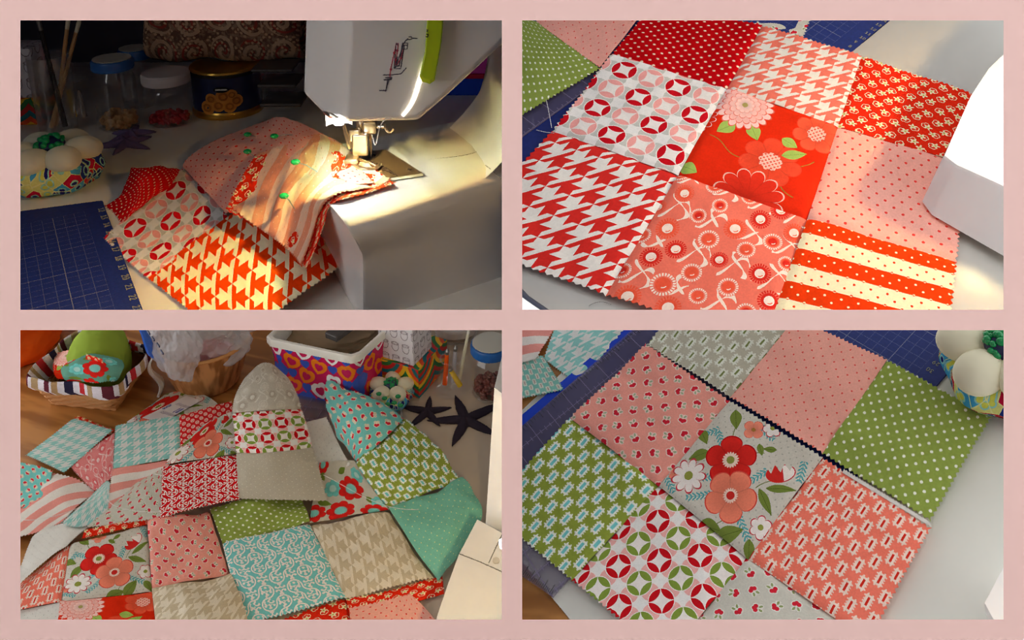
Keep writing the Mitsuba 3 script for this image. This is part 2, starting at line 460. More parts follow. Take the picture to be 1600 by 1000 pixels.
def f_garden(p, n, uv):     # stone ground with red, coral and white blossoms, a tulip, leaves and blue-green sprigs
    u, v, k = way(uv)
    x, y = u, v
    col = C3(lin(212, 208, 194))
    dx, dy, _, _ = lattice(x, y, 0.95, 0.95)
    col = over(col, dr.square(dx) + dr.square(dy) < 0.085 ** 2, (182, 180, 164))
    for (cx, cy, L, a) in ((5.9, 0.9, 1.0, 0.2), (4.4, 10.2, 1.5, 2.4), (4.2, 8.0, 1.2, -0.6), (7.9, 5.6, 1.5, 1.9), (9.9, 10.1, 1.3, 0.5), (11.3, 2.4, 1.1, 1.2), (0.8, 4.3, 1.1, 2.2), (2.2, 4.2, 0.8, 0.6), (1.0, 11.2, 1.0, 0.4)):
        lx, ly = turn(x - cx, y - cy, a)
        q = fr(lx / 0.42)
        on = (dr.abs(lx) < L) & (dr.abs(dr.abs(ly) - 0.85 * (q * 0.42 - 0.02) - 0.06) < 0.10) & (dr.abs(ly) < 0.42)
        col = over(col, on | ((dr.abs(ly) < 0.035) & (dr.abs(lx) < L)), (86, 166, 170))
    for (cx, cy, a, L) in ((2.9, 2.6, 0.9, 1.4), (9.3, 5.0, -1.2, 1.5), (8.0, 10.6, -1.3, 1.4), (6.2, 3.4, -0.8, 1.0)):
        lx, ly = turn(x - cx, y - cy, a)
        col = over(col, (dr.abs(lx) < L) & (dr.abs(ly - 0.2 * dr.sin(lx * 1.5)) < 0.05), (126, 132, 84))
    for (cx, cy, L, W, a) in ((2.2, 1.5, 1.25, 0.62, 0.85), (0.5, 5.0, 1.1, 0.55, 0.5), (1.5, 7.0, 1.2, 0.62, 2.2), (7.2, 12.0, 1.3, 0.75, -0.3), (9.2, 11.3, 1.4, 0.75, -0.9), (10.7, 5.0, 1.5, 0.4, -0.55), (10.2, 6.9, 1.5, 0.45, 0.5), (6.5, 2.8, 0.7, 0.33, 0.7), (7.2, 2.2, 0.7, 0.33, 2.6), (11.6, 11.4, 1.0, 0.5, 1.0)):
        a_, b_ = leaf(x, y, cx, cy, L, W, a)
        col = over(col, a_, (120, 138, 62)); col = over(col, a_ & b_, (92, 110, 46))
    for (cx, cy, R) in ((4.5, 1.4, 1.15), (0.6, 9.9, 0.8)):
        col = bloom_paint(col, x, y, cx, cy, R, 4, 0.6, (244, 146, 120), (226, 96, 84), (170, 120, 60), 0.2, 0.45)
    for (cx, cy, R, m, ph, dep) in ((2.0, 9.3, 1.95, 9, 0.2, 0.5), (11.3, 9.1, 1.15, 6, 0.5, 0.4), (6.0, 0.1, 1.1, 6, 0.2, 0.4), (1.3, 2.9, 0.0001, 8, 0.0, 0.5)):
        a_, r_, _ = petals(x, y, cx, cy, R, m, ph, dep); b_, _, _ = petals(x, y, cx, cy, R * 0.90, m, ph, dep)
        col = over(col, a_, (200, 66, 76)); col = over(col, b_, (246, 238, 230)); col = over(col, r_ < 0.24, (150, 158, 74))
    tx, ty = turn(x - 9.7, y - 3.7, -0.75)                          # tulip, one half red, one half white
    cup = (dr.square(tx / 1.5) + dr.square((ty) / 1.0) < 1) & ((ty > -0.15) | (dr.abs(fr(tx / 0.95 + 0.5) - 0.5) * 1.9 > -ty - 0.1))
    rim = (dr.square(tx / 1.38) + dr.square((ty) / 0.9) < 1)
    col = over(col, cup & (tx < 0.15), (216, 50, 44)); col = over(col, cup & (tx >= 0.15), (206, 70, 76)); col = over(col, cup & rim & (tx >= 0.25), (248, 238, 228))
    col = bloom_paint(col, x, y, 4.7, 5.5, 2.75, 5, 0.3, (222, 46, 40), (190, 22, 28), (246, 220, 200), 0.30, 0.34)
    col = over(col, near(x, y, 4.7, 5.5, 0.42), (146, 152, 74))
    col = bloom_paint(col, x, y, 7.0, 8.4, 2.75, 5, 1.0, (244, 136, 108), (224, 84, 70), (248, 214, 196), 0.26, 0.34)
    return weave(over(col, near(x, y, 7.0, 8.4, 0.42), (206, 50, 44)), u, v)


def f_peony(p, n, uv):      # orange red ground with pink, coral and outlined blossoms, green leaves and thin stems
    u, v, k = way(uv)
    x, y = u, v
    col = C3(lin(230, 48, 22))
    for (cx, cy, a, L) in ((2.6, 7.2, 0.3, 1.9), (8.6, 9.3, 0.55, 2.0), (10.2, 6.4, -1.1, 1.2)):
        lx, ly = turn(x - cx, y - cy, a)
        col = over(col, (dr.abs(lx) < L) & (dr.abs(ly - 0.25 * dr.sin(lx * 1.4)) < 0.055), (170, 120, 50))
    for (cx, cy, R, m, ph, main, edge) in ((10.3, 2.0, 2.4, 7, 0.4, (242, 92, 62), (240, 80, 54)), (7.2, 7.2, 3.0, 7, 1.3, (240, 78, 50), (240, 74, 48)), (6.6, 12.0, 3.3, 12, 0.2, (224, 52, 34), (250, 186, 168))):
        col = bloom_paint(col, x, y, cx, cy, R, m, ph, main, edge, (252, 200, 180), 0.0, 0.30)
    for (cx, cy, R) in ((10.3, 2.0, 0.95), (7.2, 7.2, 1.15)):
        a_, r_, t_ = petals(x, y, cx, cy, R, 9, 0, 0.25)
        dx, dy, _, _ = lattice(x, y, 0.5, 0.5)
        col = over(col, a_, (250, 190, 172)); col = over(col, a_ & (dr.square(dx) + dr.square(dy) < 0.10 ** 2), (226, 90, 70))
    for (cx, cy, L, W, a) in ((1.9, 5.0, 1.1, 0.75, 2.2), (4.6, 4.4, 1.05, 0.7, 0.9), (8.2, 4.2, 0.9, 0.62, 0.3), (9.0, 5.4, 1.25, 0.55, -0.5), (0.6, 11.0, 0.9, 0.7, 0.2)):
        a_, b_ = leaf(x, y, cx, cy, L, W, a)
        col = over(col, a_, (168, 196, 96)); col = over(col, a_ & b_, (140, 168, 76))
    for (R, m, ph, c) in ((3.1, 20, 0.0, (252, 206, 196)), (2.4, 17, 0.15, (248, 186, 174)), (1.7, 13, 0.3, (250, 196, 184)), (1.05, 10, 0.6, (252, 206, 194))):
        col = bloom_paint(col, x, y, 2.6, 1.6, R, m, ph, c, (236, 110, 92), (252, 214, 202), 0.0, 0.24)
    col = over(col, near(x, y, 2.6, 1.6, 0.30), (176, 160, 96))
    lx, ly = x - 0.55, y - 5.2                                      # white scalloped edge of a blossom at the left
    a_, r_, t_ = petals(x, y, -1.6, 4.6, 2.3, 16, 0.2, 0.3); b_, _, _ = petals(x, y, -1.6, 4.6, 2.2, 16, 0.2, 0.3)
    return weave(over(col, a_ & ~b_, (250, 220, 210)), u, v)


def f_poppy(p, n, uv):      # stone ground with big red poppies with aqua hearts
    u, v, k = way(uv)
    x, y = u, v
    col = pick(k, [(204, 198, 180), (104, 160, 140)])
    for (cx, cy, L, W, a) in ((2.0, 7.5, 1.3, 0.6, 0.4), (6.0, 1.6, 1.2, 0.5, -0.4), (9.8, 8.4, 1.2, 0.55, 1.2), (1.2, 2.4, 1.0, 0.5, 1.0)):
        a_, b_ = leaf(x, y, cx, cy, L, W, a)
        col = over(col, a_, (116, 136, 56))
    for (cx, cy, R, ph) in ((3.4, 4.8, 1.7, 0.2), (9.6, 2.6, 1.5, 0.9), (11.0, 9.0, 1.4, 0.2)):
        col = bloom_paint(col, x, y, cx, cy, R, 7, ph, (116, 200, 192), (96, 180, 172), (176, 216, 206), 0.4)
    for (cx, cy, R, ph) in ((7.0, 5.2, 2.6, 0.3), (4.6, 9.8, 2.3, 0.8), (0.4, 9.6, 2.0, 0.1), (9.4, 11.2, 2.0, 0.5), (1.0, 0.4, 1.6, 0.3)):
        col = bloom_paint(col, x, y, cx, cy, R, 7, ph, (222, 42, 36), (206, 26, 30), (130, 206, 196), 0.42)
    return weave(col, u, v)


def f_paisley(p, n, uv):    # faded paisley of the bag
    u, v, k = way(uv)
    u, v = u * 1.7, v * 1.7
    s = 7.0
    x0 = u + 0.6 * dr.sin(v * 0.5)
    i, j = dr.floor(x0 / s), dr.floor(v / s)
    x, y = x0 - (i + 0.5) * s, v - (j + 0.5) * s
    x, y = turn(x, y, cell_rand(i, j, 1) * 6.28)
    r, a = dr.sqrt(x * x + y * y), dr.atan2(y, x)
    sp = dr.sin(r * 2.4 - a)
    col = mix(lin(104, 78, 66), lin(150, 126, 106), smoothstep(0.35, 0.7, fbm(u * 1.6, v * 1.6)))
    col = over(col, (sp > 0.55) & (r < 3.2), (188, 164, 138)); col = over(col, (sp < -0.8) & (r < 3.2), (150, 58, 50))
    dx, dy, ci, cj = lattice(u, v, 1.3, 1.3)
    col = over(col, (dr.square(dx) + dr.square(dy) < 0.3 ** 2) & (cell_rand(ci, cj, 4) > 0.45), (196, 170, 140))
    return weave(col, u, v)


def f_millefiori(p, n, uv): # blue, green and white print of the pincushion
    u, v, k = way(uv)
    d1, d2, q = voronoi(u * 0.75, v * 0.75)
    col = C3(lin(214, 214, 130))
    col = over(col, q > 0.3, (70, 160, 206)); col = over(col, q > 0.6, (34, 52, 128)); col = over(col, q > 0.84, (186, 30, 60))
    col = over(col, d1 < 0.34, (150, 206, 196)); col = over(col, (d1 < 0.22) & (q > 0.4), (36, 40, 110)); col = over(col, (d1 < 0.22) & (q <= 0.4), (206, 210, 90))
    return weave(over(col, d2 - d1 < 0.05, (226, 226, 160)), u, v)


FABRICS = dict(dots=f_dots, hound=f_hound, peel=f_peel, ikat=f_ikat, cherry=f_cherry, scroll=f_scroll, stripe=f_stripe, rings=f_rings, sprig=f_sprig, loops=f_loops,
               garden=f_garden, peony=f_peony, poppy=f_poppy, paisley=f_paisley, millefiori=f_millefiori)
for k_, f_ in FABRICS.items():
    scene['m_' + k_] = {'type': 'twosided', 'bsdf': {'type': 'diffuse', 'reflectance': mikit.proc(f_)}}


# ---------------------------------------------------------------- cloth
def bilin(P, u, v):
    """P: 4 corners TL TR BR BL"""
    P = np.asarray(P, float); u, v = u[..., None], v[..., None]
    return (1 - u) * (1 - v) * P[0] + u * (1 - v) * P[1] + u * v * P[2] + (1 - u) * v * P[3]


def surface(grid):
    """a smooth sheet through a grid (rows x columns) of points: S(s, t) with s along columns and t along rows, both 0 to 1"""
    g = np.asarray(grid, float); r, c = g.shape[:2]
    kx, ky = min(2, r - 1), min(2, c - 1)
    sp = [RectBivariateSpline(np.linspace(0, 1, r), np.linspace(0, 1, c), g[..., i], kx=kx, ky=ky) for i in range(3)]
    return lambda s, t: np.stack([q.ev(t, s) for q in sp], -1)


def cloth(S, size, rect=(0, 0, 1, 1), N=44, cut='', seam='', wrinkle=0.0015, wl=0.05, seed=0, rot=0.0, off=(0, 0), way=0, thick=0.0005, tooth=0.0011, sink=0.0018, lift=None):
    """(mesh, uv) of a piece of cotton. S(s, t): the sheet in metres; rect: this patch's part of it; size: its centimetres; cut / seam: the pinked and the sewn sides (of 't', 'r', 'b', 'l')."""
    a = np.linspace(0, 1, N + 1)
    U, V = np.meshgrid(a, a)
    s, t = rect[0] + (rect[2] - rect[0]) * U, rect[1] + (rect[3] - rect[1]) * V
    P = S(s, t)
    e = 1e-3
    du = S(s + e, t) - S(s - e, t); dv = S(s, t + e) - S(s, t - e)
    n = np.cross(dv, du); n /= np.linalg.norm(n, axis=-1, keepdims=True) + 1e-12
    if n[..., 2].mean() < 0: n = -n
    h = wrinkle * 2 * (meshkit.fbm(np.dstack([P[..., 0], P[..., 1], P[..., 2] * 0]) / wl, 3, seed) - 0.5) * 2
    L = np.array(size) / 100.0
    for side, d in (('t', V * L[1]), ('b', (1 - V) * L[1]), ('l', U * L[0]), ('r', (1 - U) * L[0])):
        if side in seam: h = h - sink * np.exp(-(d / 0.003) ** 2)
    if lift is not None: h = h + lift(U, V)
    P = P + n * h[..., None]
    Q = P.copy()
    cu, cv = du / (np.linalg.norm(du, axis=-1, keepdims=True) + 1e-12), dv / (np.linalg.norm(dv, axis=-1, keepdims=True) + 1e-12)
    zig = np.where(np.arange(N + 1) % 2 == 0, tooth, -tooth)
    if 't' in cut: Q[0] -= cv[0] * zig[:, None]
    if 'b' in cut: Q[-1] += cv[-1] * zig[:, None]
    if 'l' in cut: Q[:, 0] -= cu[:, 0] * zig[:, None]
    if 'r' in cut: Q[:, -1] += cu[:, -1] * zig[:, None]
    top, low = Q.reshape(-1, 3), (Q - n * thick).reshape(-1, 3)
    i, j = np.meshgrid(np.arange(N), np.arange(N), indexing='ij')
    q = np.stack([i * (N + 1) + j, (i + 1) * (N + 1) + j, (i + 1) * (N + 1) + j + 1, i * (N + 1) + j + 1], -1).reshape(-1, 4)
    f = np.vstack([q[:, [0, 1, 2]], q[:, [0, 2, 3]]])
    M = (N + 1) ** 2
    k = np.arange(N + 1)
    border = np.r_[k[:-1], k[:-1] * (N + 1) + N, M - 1 - k[:-1], (N - k[:-1]) * (N + 1)]
    nb = np.r_[border[1:], border[:1]]
    rim_v = np.vstack([top[border], low[border]]); b = len(border); kk = np.arange(b)
    rim_f = np.vstack([np.stack([kk, (kk + 1) % b, (kk + 1) % b + b], 1), np.stack([kk, (kk + 1) % b + b, kk + b], 1)]) + 2 * M
    verts = np.vstack([top, low, rim_v])
    faces = np.vstack([f, f[:, ::-1] + M, rim_f])
    if np.cross(verts[f[0, 1]] - verts[f[0, 0]], verts[f[0, 2]] - verts[f[0, 0]]) @ n[0, 0] < 0: faces = faces[:, ::-1]
    c, s_ = math.cos(rot), math.sin(rot)
    x, y = U * size[0], V * size[1]
    uv = np.stack([c * x - s_ * y + off[0], s_ * x + c * y + off[1]], -1).reshape(-1, 2)
    uv = np.vstack([uv, uv, uv[border], uv[border]])
    uv[:, 1] += 1000.0 * way
    return (verts, faces), uv


def patch(parent, S, fabric, size=(12, 12), bay=None, label=None, name='patch', **kw):
    m, uv = cloth(S, size, **kw)
    return part(parent, name, m, 'm_' + fabric, bay, uv=uv, label=label)


def quad(bay, pts, h=0.002):
    """sheet through four picture corners (TL TR BR BL of the cloth), each x, y[, height]"""
    P = [bay.at(p[0], p[1], p[2] if len(p) > 2 else h) for p in pts]
    return lambda s, t: bilin(P, s, t)


def net(bay, rows, h=0.002):
    return surface([[bay.at(p[0], p[1], p[2] if len(p) > 2 else h) for p in r] for r in rows])
# ---------------------------------------------------------------- materials
def plain(key, rgb, rough=0.5, spec=0.4, metallic=0.0, **more):
    scene[key] = {'type': 'twosided', 'bsdf': {'type': 'principled', 'base_color': {'type': 'rgb', 'value': lin(*rgb)}, 'roughness': rough, 'specular': spec, 'metallic': metallic, **more}}


def matte(key, rgb):
    scene[key] = {'type': 'twosided', 'bsdf': {'type': 'diffuse', 'reflectance': {'type': 'rgb', 'value': lin(*rgb)}}}


def textured(key, fn, rough=0.5, spec=0.4, metallic=0.0):
    scene[key] = {'type': 'twosided', 'bsdf': {'type': 'principled', 'base_color': mikit.proc(fn), 'roughness': rough, 'specular': spec, 'metallic': metallic}}


def wood_fn(p, n, uv):
    g = fbm(p.x * 14 + 3 * noise(p.x * 3, p.y * 3), p.y * 60 + p.x * 20, p.z * 10, 3)
    return mix(lin(150, 96, 44), lin(190, 132, 70), smoothstep(0.3, 0.7, g))


def pink_fn(p, n, uv):
    return mix(lin(*PINK_WALL), lin(*PINK_WALL), 0.5) * (0.985 + 0.03 * fbm(p.x * 9, p.y * 9, p.z * 9))


PINK_WALL = (247, 208, 201)
textured('m_wood', wood_fn, 0.4, 0.4)
textured('m_pink', pink_fn, 0.9, 0.1)
plain('m_tabletop', (224, 222, 214), 0.28, 0.5)
plain('m_tabletop_grey', (220, 220, 210), 0.3, 0.5)
plain('m_steel', (190, 192, 196), 0.25, 0.5, 0.9)
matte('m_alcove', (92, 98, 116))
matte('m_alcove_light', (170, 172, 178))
matte('m_floor', (226, 222, 214))
plain('m_white_plastic', (236, 236, 230), 0.3, 0.5)
plain('m_table_leg', (180, 180, 176), 0.4, 0.4)

# ---------------------------------------------------------------- setting: the pink front with four openings, the floor, the dark alcove
DF = 0.45


def on_front(x, y, d=DF):
    return CAM + d * ray(x, y)


def front_wall():
    X0, X1, Y0, Y1 = -120, 1720, -120, 1120
    holes = [(32, 32, 784, 484), (816, 32, 1568, 484), (32, 516, 784, 968), (816, 516, 1568, 968)]
    outer = box(X0, Y0, X1, Y1)
    k = DF / FOCAL
    front = outer
    for h in holes: front = front.difference(box(*h))
    tri = trimesh.creation.extrude_polygon(front, 1.0, engine='earcut')        # pixels, thickness 1 px step replaced below
    v = np.asarray(tri.vertices)
    vx, vy, back = v[:, 0].copy(), v[:, 1].copy(), v[:, 2] > 0.5
    def widen(val, lows, highs):
        out = val.copy()
        for q in lows: out[back & (np.abs(val - q) < 1e-6)] -= 9
        for q in highs: out[back & (np.abs(val - q) < 1e-6)] += 9
        return out
    bxs, bys = widen(vx, (32, 816), (784, 1568)), widen(vy, (32, 516), (484, 968))
    P = np.array([CAM + DF * FWD + (x - PPX) * k * RIGHT + (y - PPY) * k * DOWN for x, y in zip(bxs, bys)]) + np.outer(back * 0.003, FWD)
    return trimesh.Trimesh(P, tri.faces, process=False)


fw = front_wall(); fw.fix_normals()
struct('wall_front', fw, 'm_pink', 'dusty pink front board with four rectangular openings, two over two')
struct('floor', bx(-4, -3, FLOOR_Z - 0.05, 4, 5, FLOOR_Z), 'm_floor')


def table(bay, x0, y0, x1, y1, mat, label, thick=0.008, legs=True, name='work_table', poly=None):
    """a table: top with rounded-off edge and four legs down to the floor"""
    t = thing(name, label, 'table')
    pg = poly if poly is not None else box(x0, y0, x1, y1)
    part(t, 'tabletop', prism(pg, thick, -thick), mat, bay)
    if legs:
        a, b, c, d = pg.bounds
        for px_, py_ in ((a + .03, b + .03), (c - .03, b + .03), (a + .03, d - .03), (c - .03, d - .03)):
            w = bay.o + bay.m @ np.array([px_, py_, -thick])
            part(t, 'leg', bx(w[0] - .015, w[1] - .015, FLOOR_Z, w[0] + .015, w[1] + .015, w[2] + 0.002), 'm_table_leg', None)
    return t


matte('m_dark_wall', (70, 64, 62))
struct('wall_south', bx(-1.05, -.60, 0, .76, -.58, 2.7), 'm_dark_wall')

# bay 1, upper left: a dark alcove with its own back, sides and ceiling
X1L, X1R, Y1B, Z1T = -0.86, -0.0018, 1.42, CAM[2] + 0.04
zt = B1.o[2]
def side_wall(x0, x1, z0):
    lean = math.tan(PITCH)
    yf = lambda z: DF / math.cos(PITCH) + (z - CAM[2] ) * lean + 0.006 + 0.0
    pg = Polygon([(yf(z0), z0), (Y1B, z0), (Y1B, Z1T), (yf(Z1T), Z1T)])
    m = trimesh.creation.extrude_polygon(pg, x1 - x0, engine='earcut')
    v = np.asarray(m.vertices); m.vertices = np.stack([v[:, 2] + x0, v[:, 0], v[:, 1]], 1); m.fix_normals(); return m
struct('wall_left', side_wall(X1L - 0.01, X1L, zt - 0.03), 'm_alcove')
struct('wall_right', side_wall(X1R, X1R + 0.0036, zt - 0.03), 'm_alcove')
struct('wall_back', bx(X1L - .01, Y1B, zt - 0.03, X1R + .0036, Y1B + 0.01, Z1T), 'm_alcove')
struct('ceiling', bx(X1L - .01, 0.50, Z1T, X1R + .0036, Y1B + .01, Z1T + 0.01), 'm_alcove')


def low_panel():
    """closes the dark alcove between the front board's cross bar and the table's near edge"""
    a, b = on_front(-10, 498, DF + .004), on_front(796, 498, DF + .004)
    y1 = B1.at(400, 494)[1]; z1 = B1.o[2] - .0055
    P = np.array([[X1L, a[1], a[2]], [b[0], b[1], b[2]], [X1R, y1 + .004, z1], [X1L, y1 + .004, z1]])
    n = np.array([0, -.3, -.6]) * .0015
    return trimesh.convex.convex_hull(np.vstack([P, P + n]))


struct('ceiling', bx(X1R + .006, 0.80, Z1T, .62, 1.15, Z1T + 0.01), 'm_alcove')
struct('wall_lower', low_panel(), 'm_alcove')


def divider():
    """partition between the two lower bays, behind the upright bar of the front board"""
    lean = math.tan(PITCH); yf = lambda z: DF / math.cos(PITCH) + (z - CAM[2]) * lean + 0.008
    m = trimesh.creation.extrude_polygon(Polygon([(yf(.35), .35), (1.55, .35), (1.55, zt - .04), (yf(zt - .04), zt - .04)]), .003, engine='earcut')
    v = np.asarray(m.vertices); m.vertices = np.stack([v[:, 2] - .0012, v[:, 0], v[:, 1]], 1); m.fix_normals(); return m


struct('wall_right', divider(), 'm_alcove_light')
# ================================================================ builders shared by the bays
def dielectric(key):
    scene[key] = {'type': 'thindielectric', 'int_ior': 1.5}


dielectric('m_glass')
plain('m_box_dark', (70, 66, 66), 0.3, 0.5)
plain('m_lid_blue', (30, 96, 170), 0.35, 0.5)
plain('m_lid_paper', (206, 206, 196), 0.6, 0.3)
plain('m_lid_white', (214, 208, 206), 0.4, 0.5)
plain('m_gold', (206, 160, 70), 0.25, 0.5, 0.9)
plain('m_navy', (24, 34, 74), 0.3, 0.5)
plain('m_black', (22, 20, 24), 0.5, 0.4)
plain('m_green_bead', (12, 140, 78), 0.2, 0.6)
plain('m_red_bead', (170, 24, 34), 0.3, 0.5)
plain('m_purple', (104, 92, 136), 0.8, 0.2)
plain('m_cream', (226, 222, 196), 0.9, 0.1)
plain('m_yellow', (236, 196, 30), 0.4, 0.4)
plain('m_orange', (240, 90, 10), 0.6, 0.3)
plain('m_pencil', (190, 150, 100), 0.6, 0.3)
plain('m_grey_metal', (150, 148, 142), 0.3, 0.5, 0.8)
matte('m_cookie', (206, 140, 66)); matte('m_cookie_dark', (164, 98, 40)); matte('m_print_white', (230, 228, 222)); matte('m_print_black', (16, 14, 16))


def bead_pile(center, r, n, rb, seed, h=0.02):
    rng = np.random.default_rng(seed); ms = []
    ball = trimesh.creation.icosphere(subdivisions=1, radius=1.0)
    for _ in range(n):
        a, q = rng.uniform(0, 6.28), r * math.sqrt(rng.uniform(0, 1))
        m = ball.copy(); m.apply_scale(rb * rng.uniform(0.7, 1.3)); m.apply_translation([center[0] + q * math.cos(a), center[1] + q * math.sin(a), center[2] + rb + h * rng.uniform(0, 1) * (1 - 0.5 * q / r)]); ms.append(m)
    return cat_(ms)


def jar(bay, c, r, h, label, lid='blue', lid_h=0.010, seed=1):
    """a glass storage jar standing on the table with its lid"""
    t = thing('glass_jar', label, 'jar')
    nk = h - lid_h
    part(t, 'glass_body', lathe([(0, .001), (r * .8, .001), (r * .96, .004), (r, .012), (r, nk * .78), (r * .93, nk * .88), (r * .8, nk * .95), (r * .8, nk)], 40, (c[0], c[1], 0)), 'm_glass', bay, smooth=True)
    part(t, 'foot_ring', lathe([(r * .7, .0005), (r * .9, .0005), (r * .95, .003), (r * .8, .005)], 40, (c[0], c[1], 0)), 'm_glass', bay, smooth=True)
    rl = r * (1.0 if lid == 'blue' else 1.03)
    l = part(t, 'lid', lathe([(0, nk - .001), (rl * .97, nk - .001), (rl, nk + .001), (rl, nk + lid_h * .8), (rl * .95, nk + lid_h), (rl * .6, nk + lid_h * 1.05), (0, nk + lid_h * 1.05)], 40, (c[0], c[1], 0)), 'm_lid_blue' if lid == 'blue' else 'm_lid_white', bay)
    if lid == 'blue':
        part(l, 'paper_disc', lathe([(0, nk + lid_h * 1.06), (rl * .9, nk + lid_h * 1.06), (rl * .9, nk + lid_h * 1.06 + .0008), (0, nk + lid_h * 1.06 + .0008)], 40, (c[0], c[1], 0)), 'm_lid_paper', bay)
    return t


def bottle(bay, c, r, h, label):
    """a flask with a narrow neck and open rim"""
    t = thing('glass_flask', label, 'glass flask')
    part(t, 'glass_body', lathe([(0, .001), (r * .9, .001), (r, .006), (r * .98, h * .25), (r * .62, h * .62), (r * .48, h * .78), (r * .5, h * .92), (r * .62, h)], 40, (c[0], c[1], 0)), 'm_glass', bay, smooth=True)
    part(t, 'rim', trimesh.creation.torus(r * .62, .0012, 40, 8).apply_translation([c[0], c[1], h]), 'm_glass', bay, smooth=True)
    return t


def stick(bay, a, b, r, mat, label, name='paintbrush', cat='paintbrush', tip=None):
    t = thing(name, label, cat)
    a, b = np.asarray(a, float), np.asarray(b, float)
    part(t, 'handle', tube([a, a + (b - a) * .85], [r, r * .8], 10), mat, bay)
    part(t, 'tip', tube([a + (b - a) * .85, a + (b - a) * .93, b], [r * .8, r * .9, r * .3], 10), tip or 'm_grey_metal', bay)
    return t


def starfish(bay, c, r, rot, label, mat='m_purple', arms=5, seed=0):
    rng = np.random.default_rng(seed); n = 10 * arms
    a = np.arange(n) * 2 * np.pi / n
    arm = rng.uniform(.8, 1.1, arms)
    prof = np.array([.22 + (.78 * arm[int(round(x / (2 * np.pi / arms))) % arms]) * max(0, math.cos(arms * x / 2) if False else (abs(((x * arms / (2 * np.pi) + .5) % 1) - .5) < .5) * (1 - 2 * abs(((x * arms / (2 * np.pi) + .5) % 1) - .5)) ** 2.1) for x in a])
    ring = lambda s, z, p=1.0: np.stack([c[0] + r * s * prof ** p * np.cos(a + rot), c[1] + r * s * prof ** p * np.sin(a + rot), np.full(n, z)], 1)
    return single('starfish', loft([ring(.97, .0005), ring(1.0, .002), ring(.9, .004), ring(.6, .007), ring(.25, .009)]), mat, label, 'starfish', bay, smooth=40)


def pincushion(bay, c, r, label, petals_n=6, seed=0, rot=0.3):
    """flower pincushion: a bowl of printed cloth, cream felt petals and a heart of green beads"""
    t = thing('pincushion', label, 'pincushion')
    prof = [(0, .001), (r * .55, .001), (r * .85, r * .12), (r * .98, r * .38), (r * .92, r * .62), (r * .6, r * .75), (0, r * .75)]
    m = lathe(prof, 48)
    m = m.subdivide(); v = m.vertices.copy(); ang = np.arctan2(v[:, 1], v[:, 0])
    v[:, :2] *= (1 + .05 * np.cos(petals_n * (ang - rot)))[:, None]
    uvs = np.stack([ang * r * 100, v[:, 2] * 100 + np.hypot(v[:, 0], v[:, 1]) * 60], 1)
    part(t, 'print_bowl', (v + [c[0], c[1], 0], m.faces), 'm_millefiori', bay, uv=uvs)
    for k in range(petals_n):
        a = rot + k * 2 * np.pi / petals_n
        s = trimesh.creation.icosphere(subdivisions=3, radius=1.0); s.apply_scale([r * .42, r * .36, r * .27]); s.apply_transform(trimesh.transformations.rotation_matrix(a, [0, 0, 1]))
        s.apply_translation([c[0] + r * .60 * math.cos(a), c[1] + r * .60 * math.sin(a), r * .78])
        part(t, 'petal', s, 'm_cream', bay, smooth=True)
    s = trimesh.creation.icosphere(subdivisions=3, radius=r * .3); s.apply_scale([1, 1, .7]); s.apply_translation([c[0], c[1], r * .92]); part(t, 'heart', s, 'm_navy', bay, smooth=True)
    rng = np.random.default_rng(seed); ms = []
    for _ in range(46):
        d = rng.normal(size=3); d[2] = abs(d[2]) + .2; d /= np.linalg.norm(d)
        b = trimesh.creation.icosphere(subdivisions=1, radius=r * rng.uniform(.035, .07)); b.apply_translation(np.array([c[0], c[1], r * .92]) + d * [r * .3, r * .3, r * .22]); ms.append(b)
    part(t, 'beads', cat_(ms), 'm_green_bead', bay, smooth=True, stuff=True, label='green beads at the heart of the flower')
    return t


def pin(bay, p, d, label, group, mat='m_green_bead'):
    """pin with a flat green head, stuck through the cloth at p, its needle running along d"""
    t = thing('sewing_pin', label, 'pin', group)
    s = trimesh.creation.icosphere(subdivisions=2, radius=.0042); s.apply_scale([1.0, .8, .62]); s.apply_translation(np.asarray(p) + [0, 0, .003]); part(t, 'head', s, mat, bay, smooth=True)
    part(t, 'needle', tube([np.asarray(p) + [0, 0, .003], np.asarray(p) + np.asarray(d) * .014 + [0, 0, .003], np.asarray(p) + np.asarray(d) * .03 + [0, 0, -.001]], .0004, 6), 'm_steel', bay)
    return t


def thread(bay, pts, label, r=0.00035, mat='m_print_white', res=40):
    return single('loose_thread', tube([bay.at(*q) for q in pts], r, 5, res=res), mat, label, 'thread', bay)


def mat_fn(p, n, uv):       # cutting mat: uv in centimetres; yellow-grey line every centimetre, stronger every five
    u, v = uv.x, uv.y
    line = lambda w, s: (dr.abs(fr(u / s + .5) - .5) * s < w) | (dr.abs(fr(v / s + .5) - .5) * s < w)
    col = C3(lin(26, 42, 112)) * (0.92 + 0.16 * noise(u * 6, v * 6))
    inside = (u > 2) & (v > 2)
    col = dr.select(line(.028, 1.0) & inside, C3(lin(74, 84, 128)), col)
    return dr.select(line(.04, 5.0) & inside, C3(lin(104, 110, 140)), col)


textured('m_mat', mat_fn, 0.6, 0.3)
plain('m_mat_ink', (150, 150, 130), 0.6, 0.2)
plain('m_mat_edge', (16, 60, 190), 0.5, 0.3)


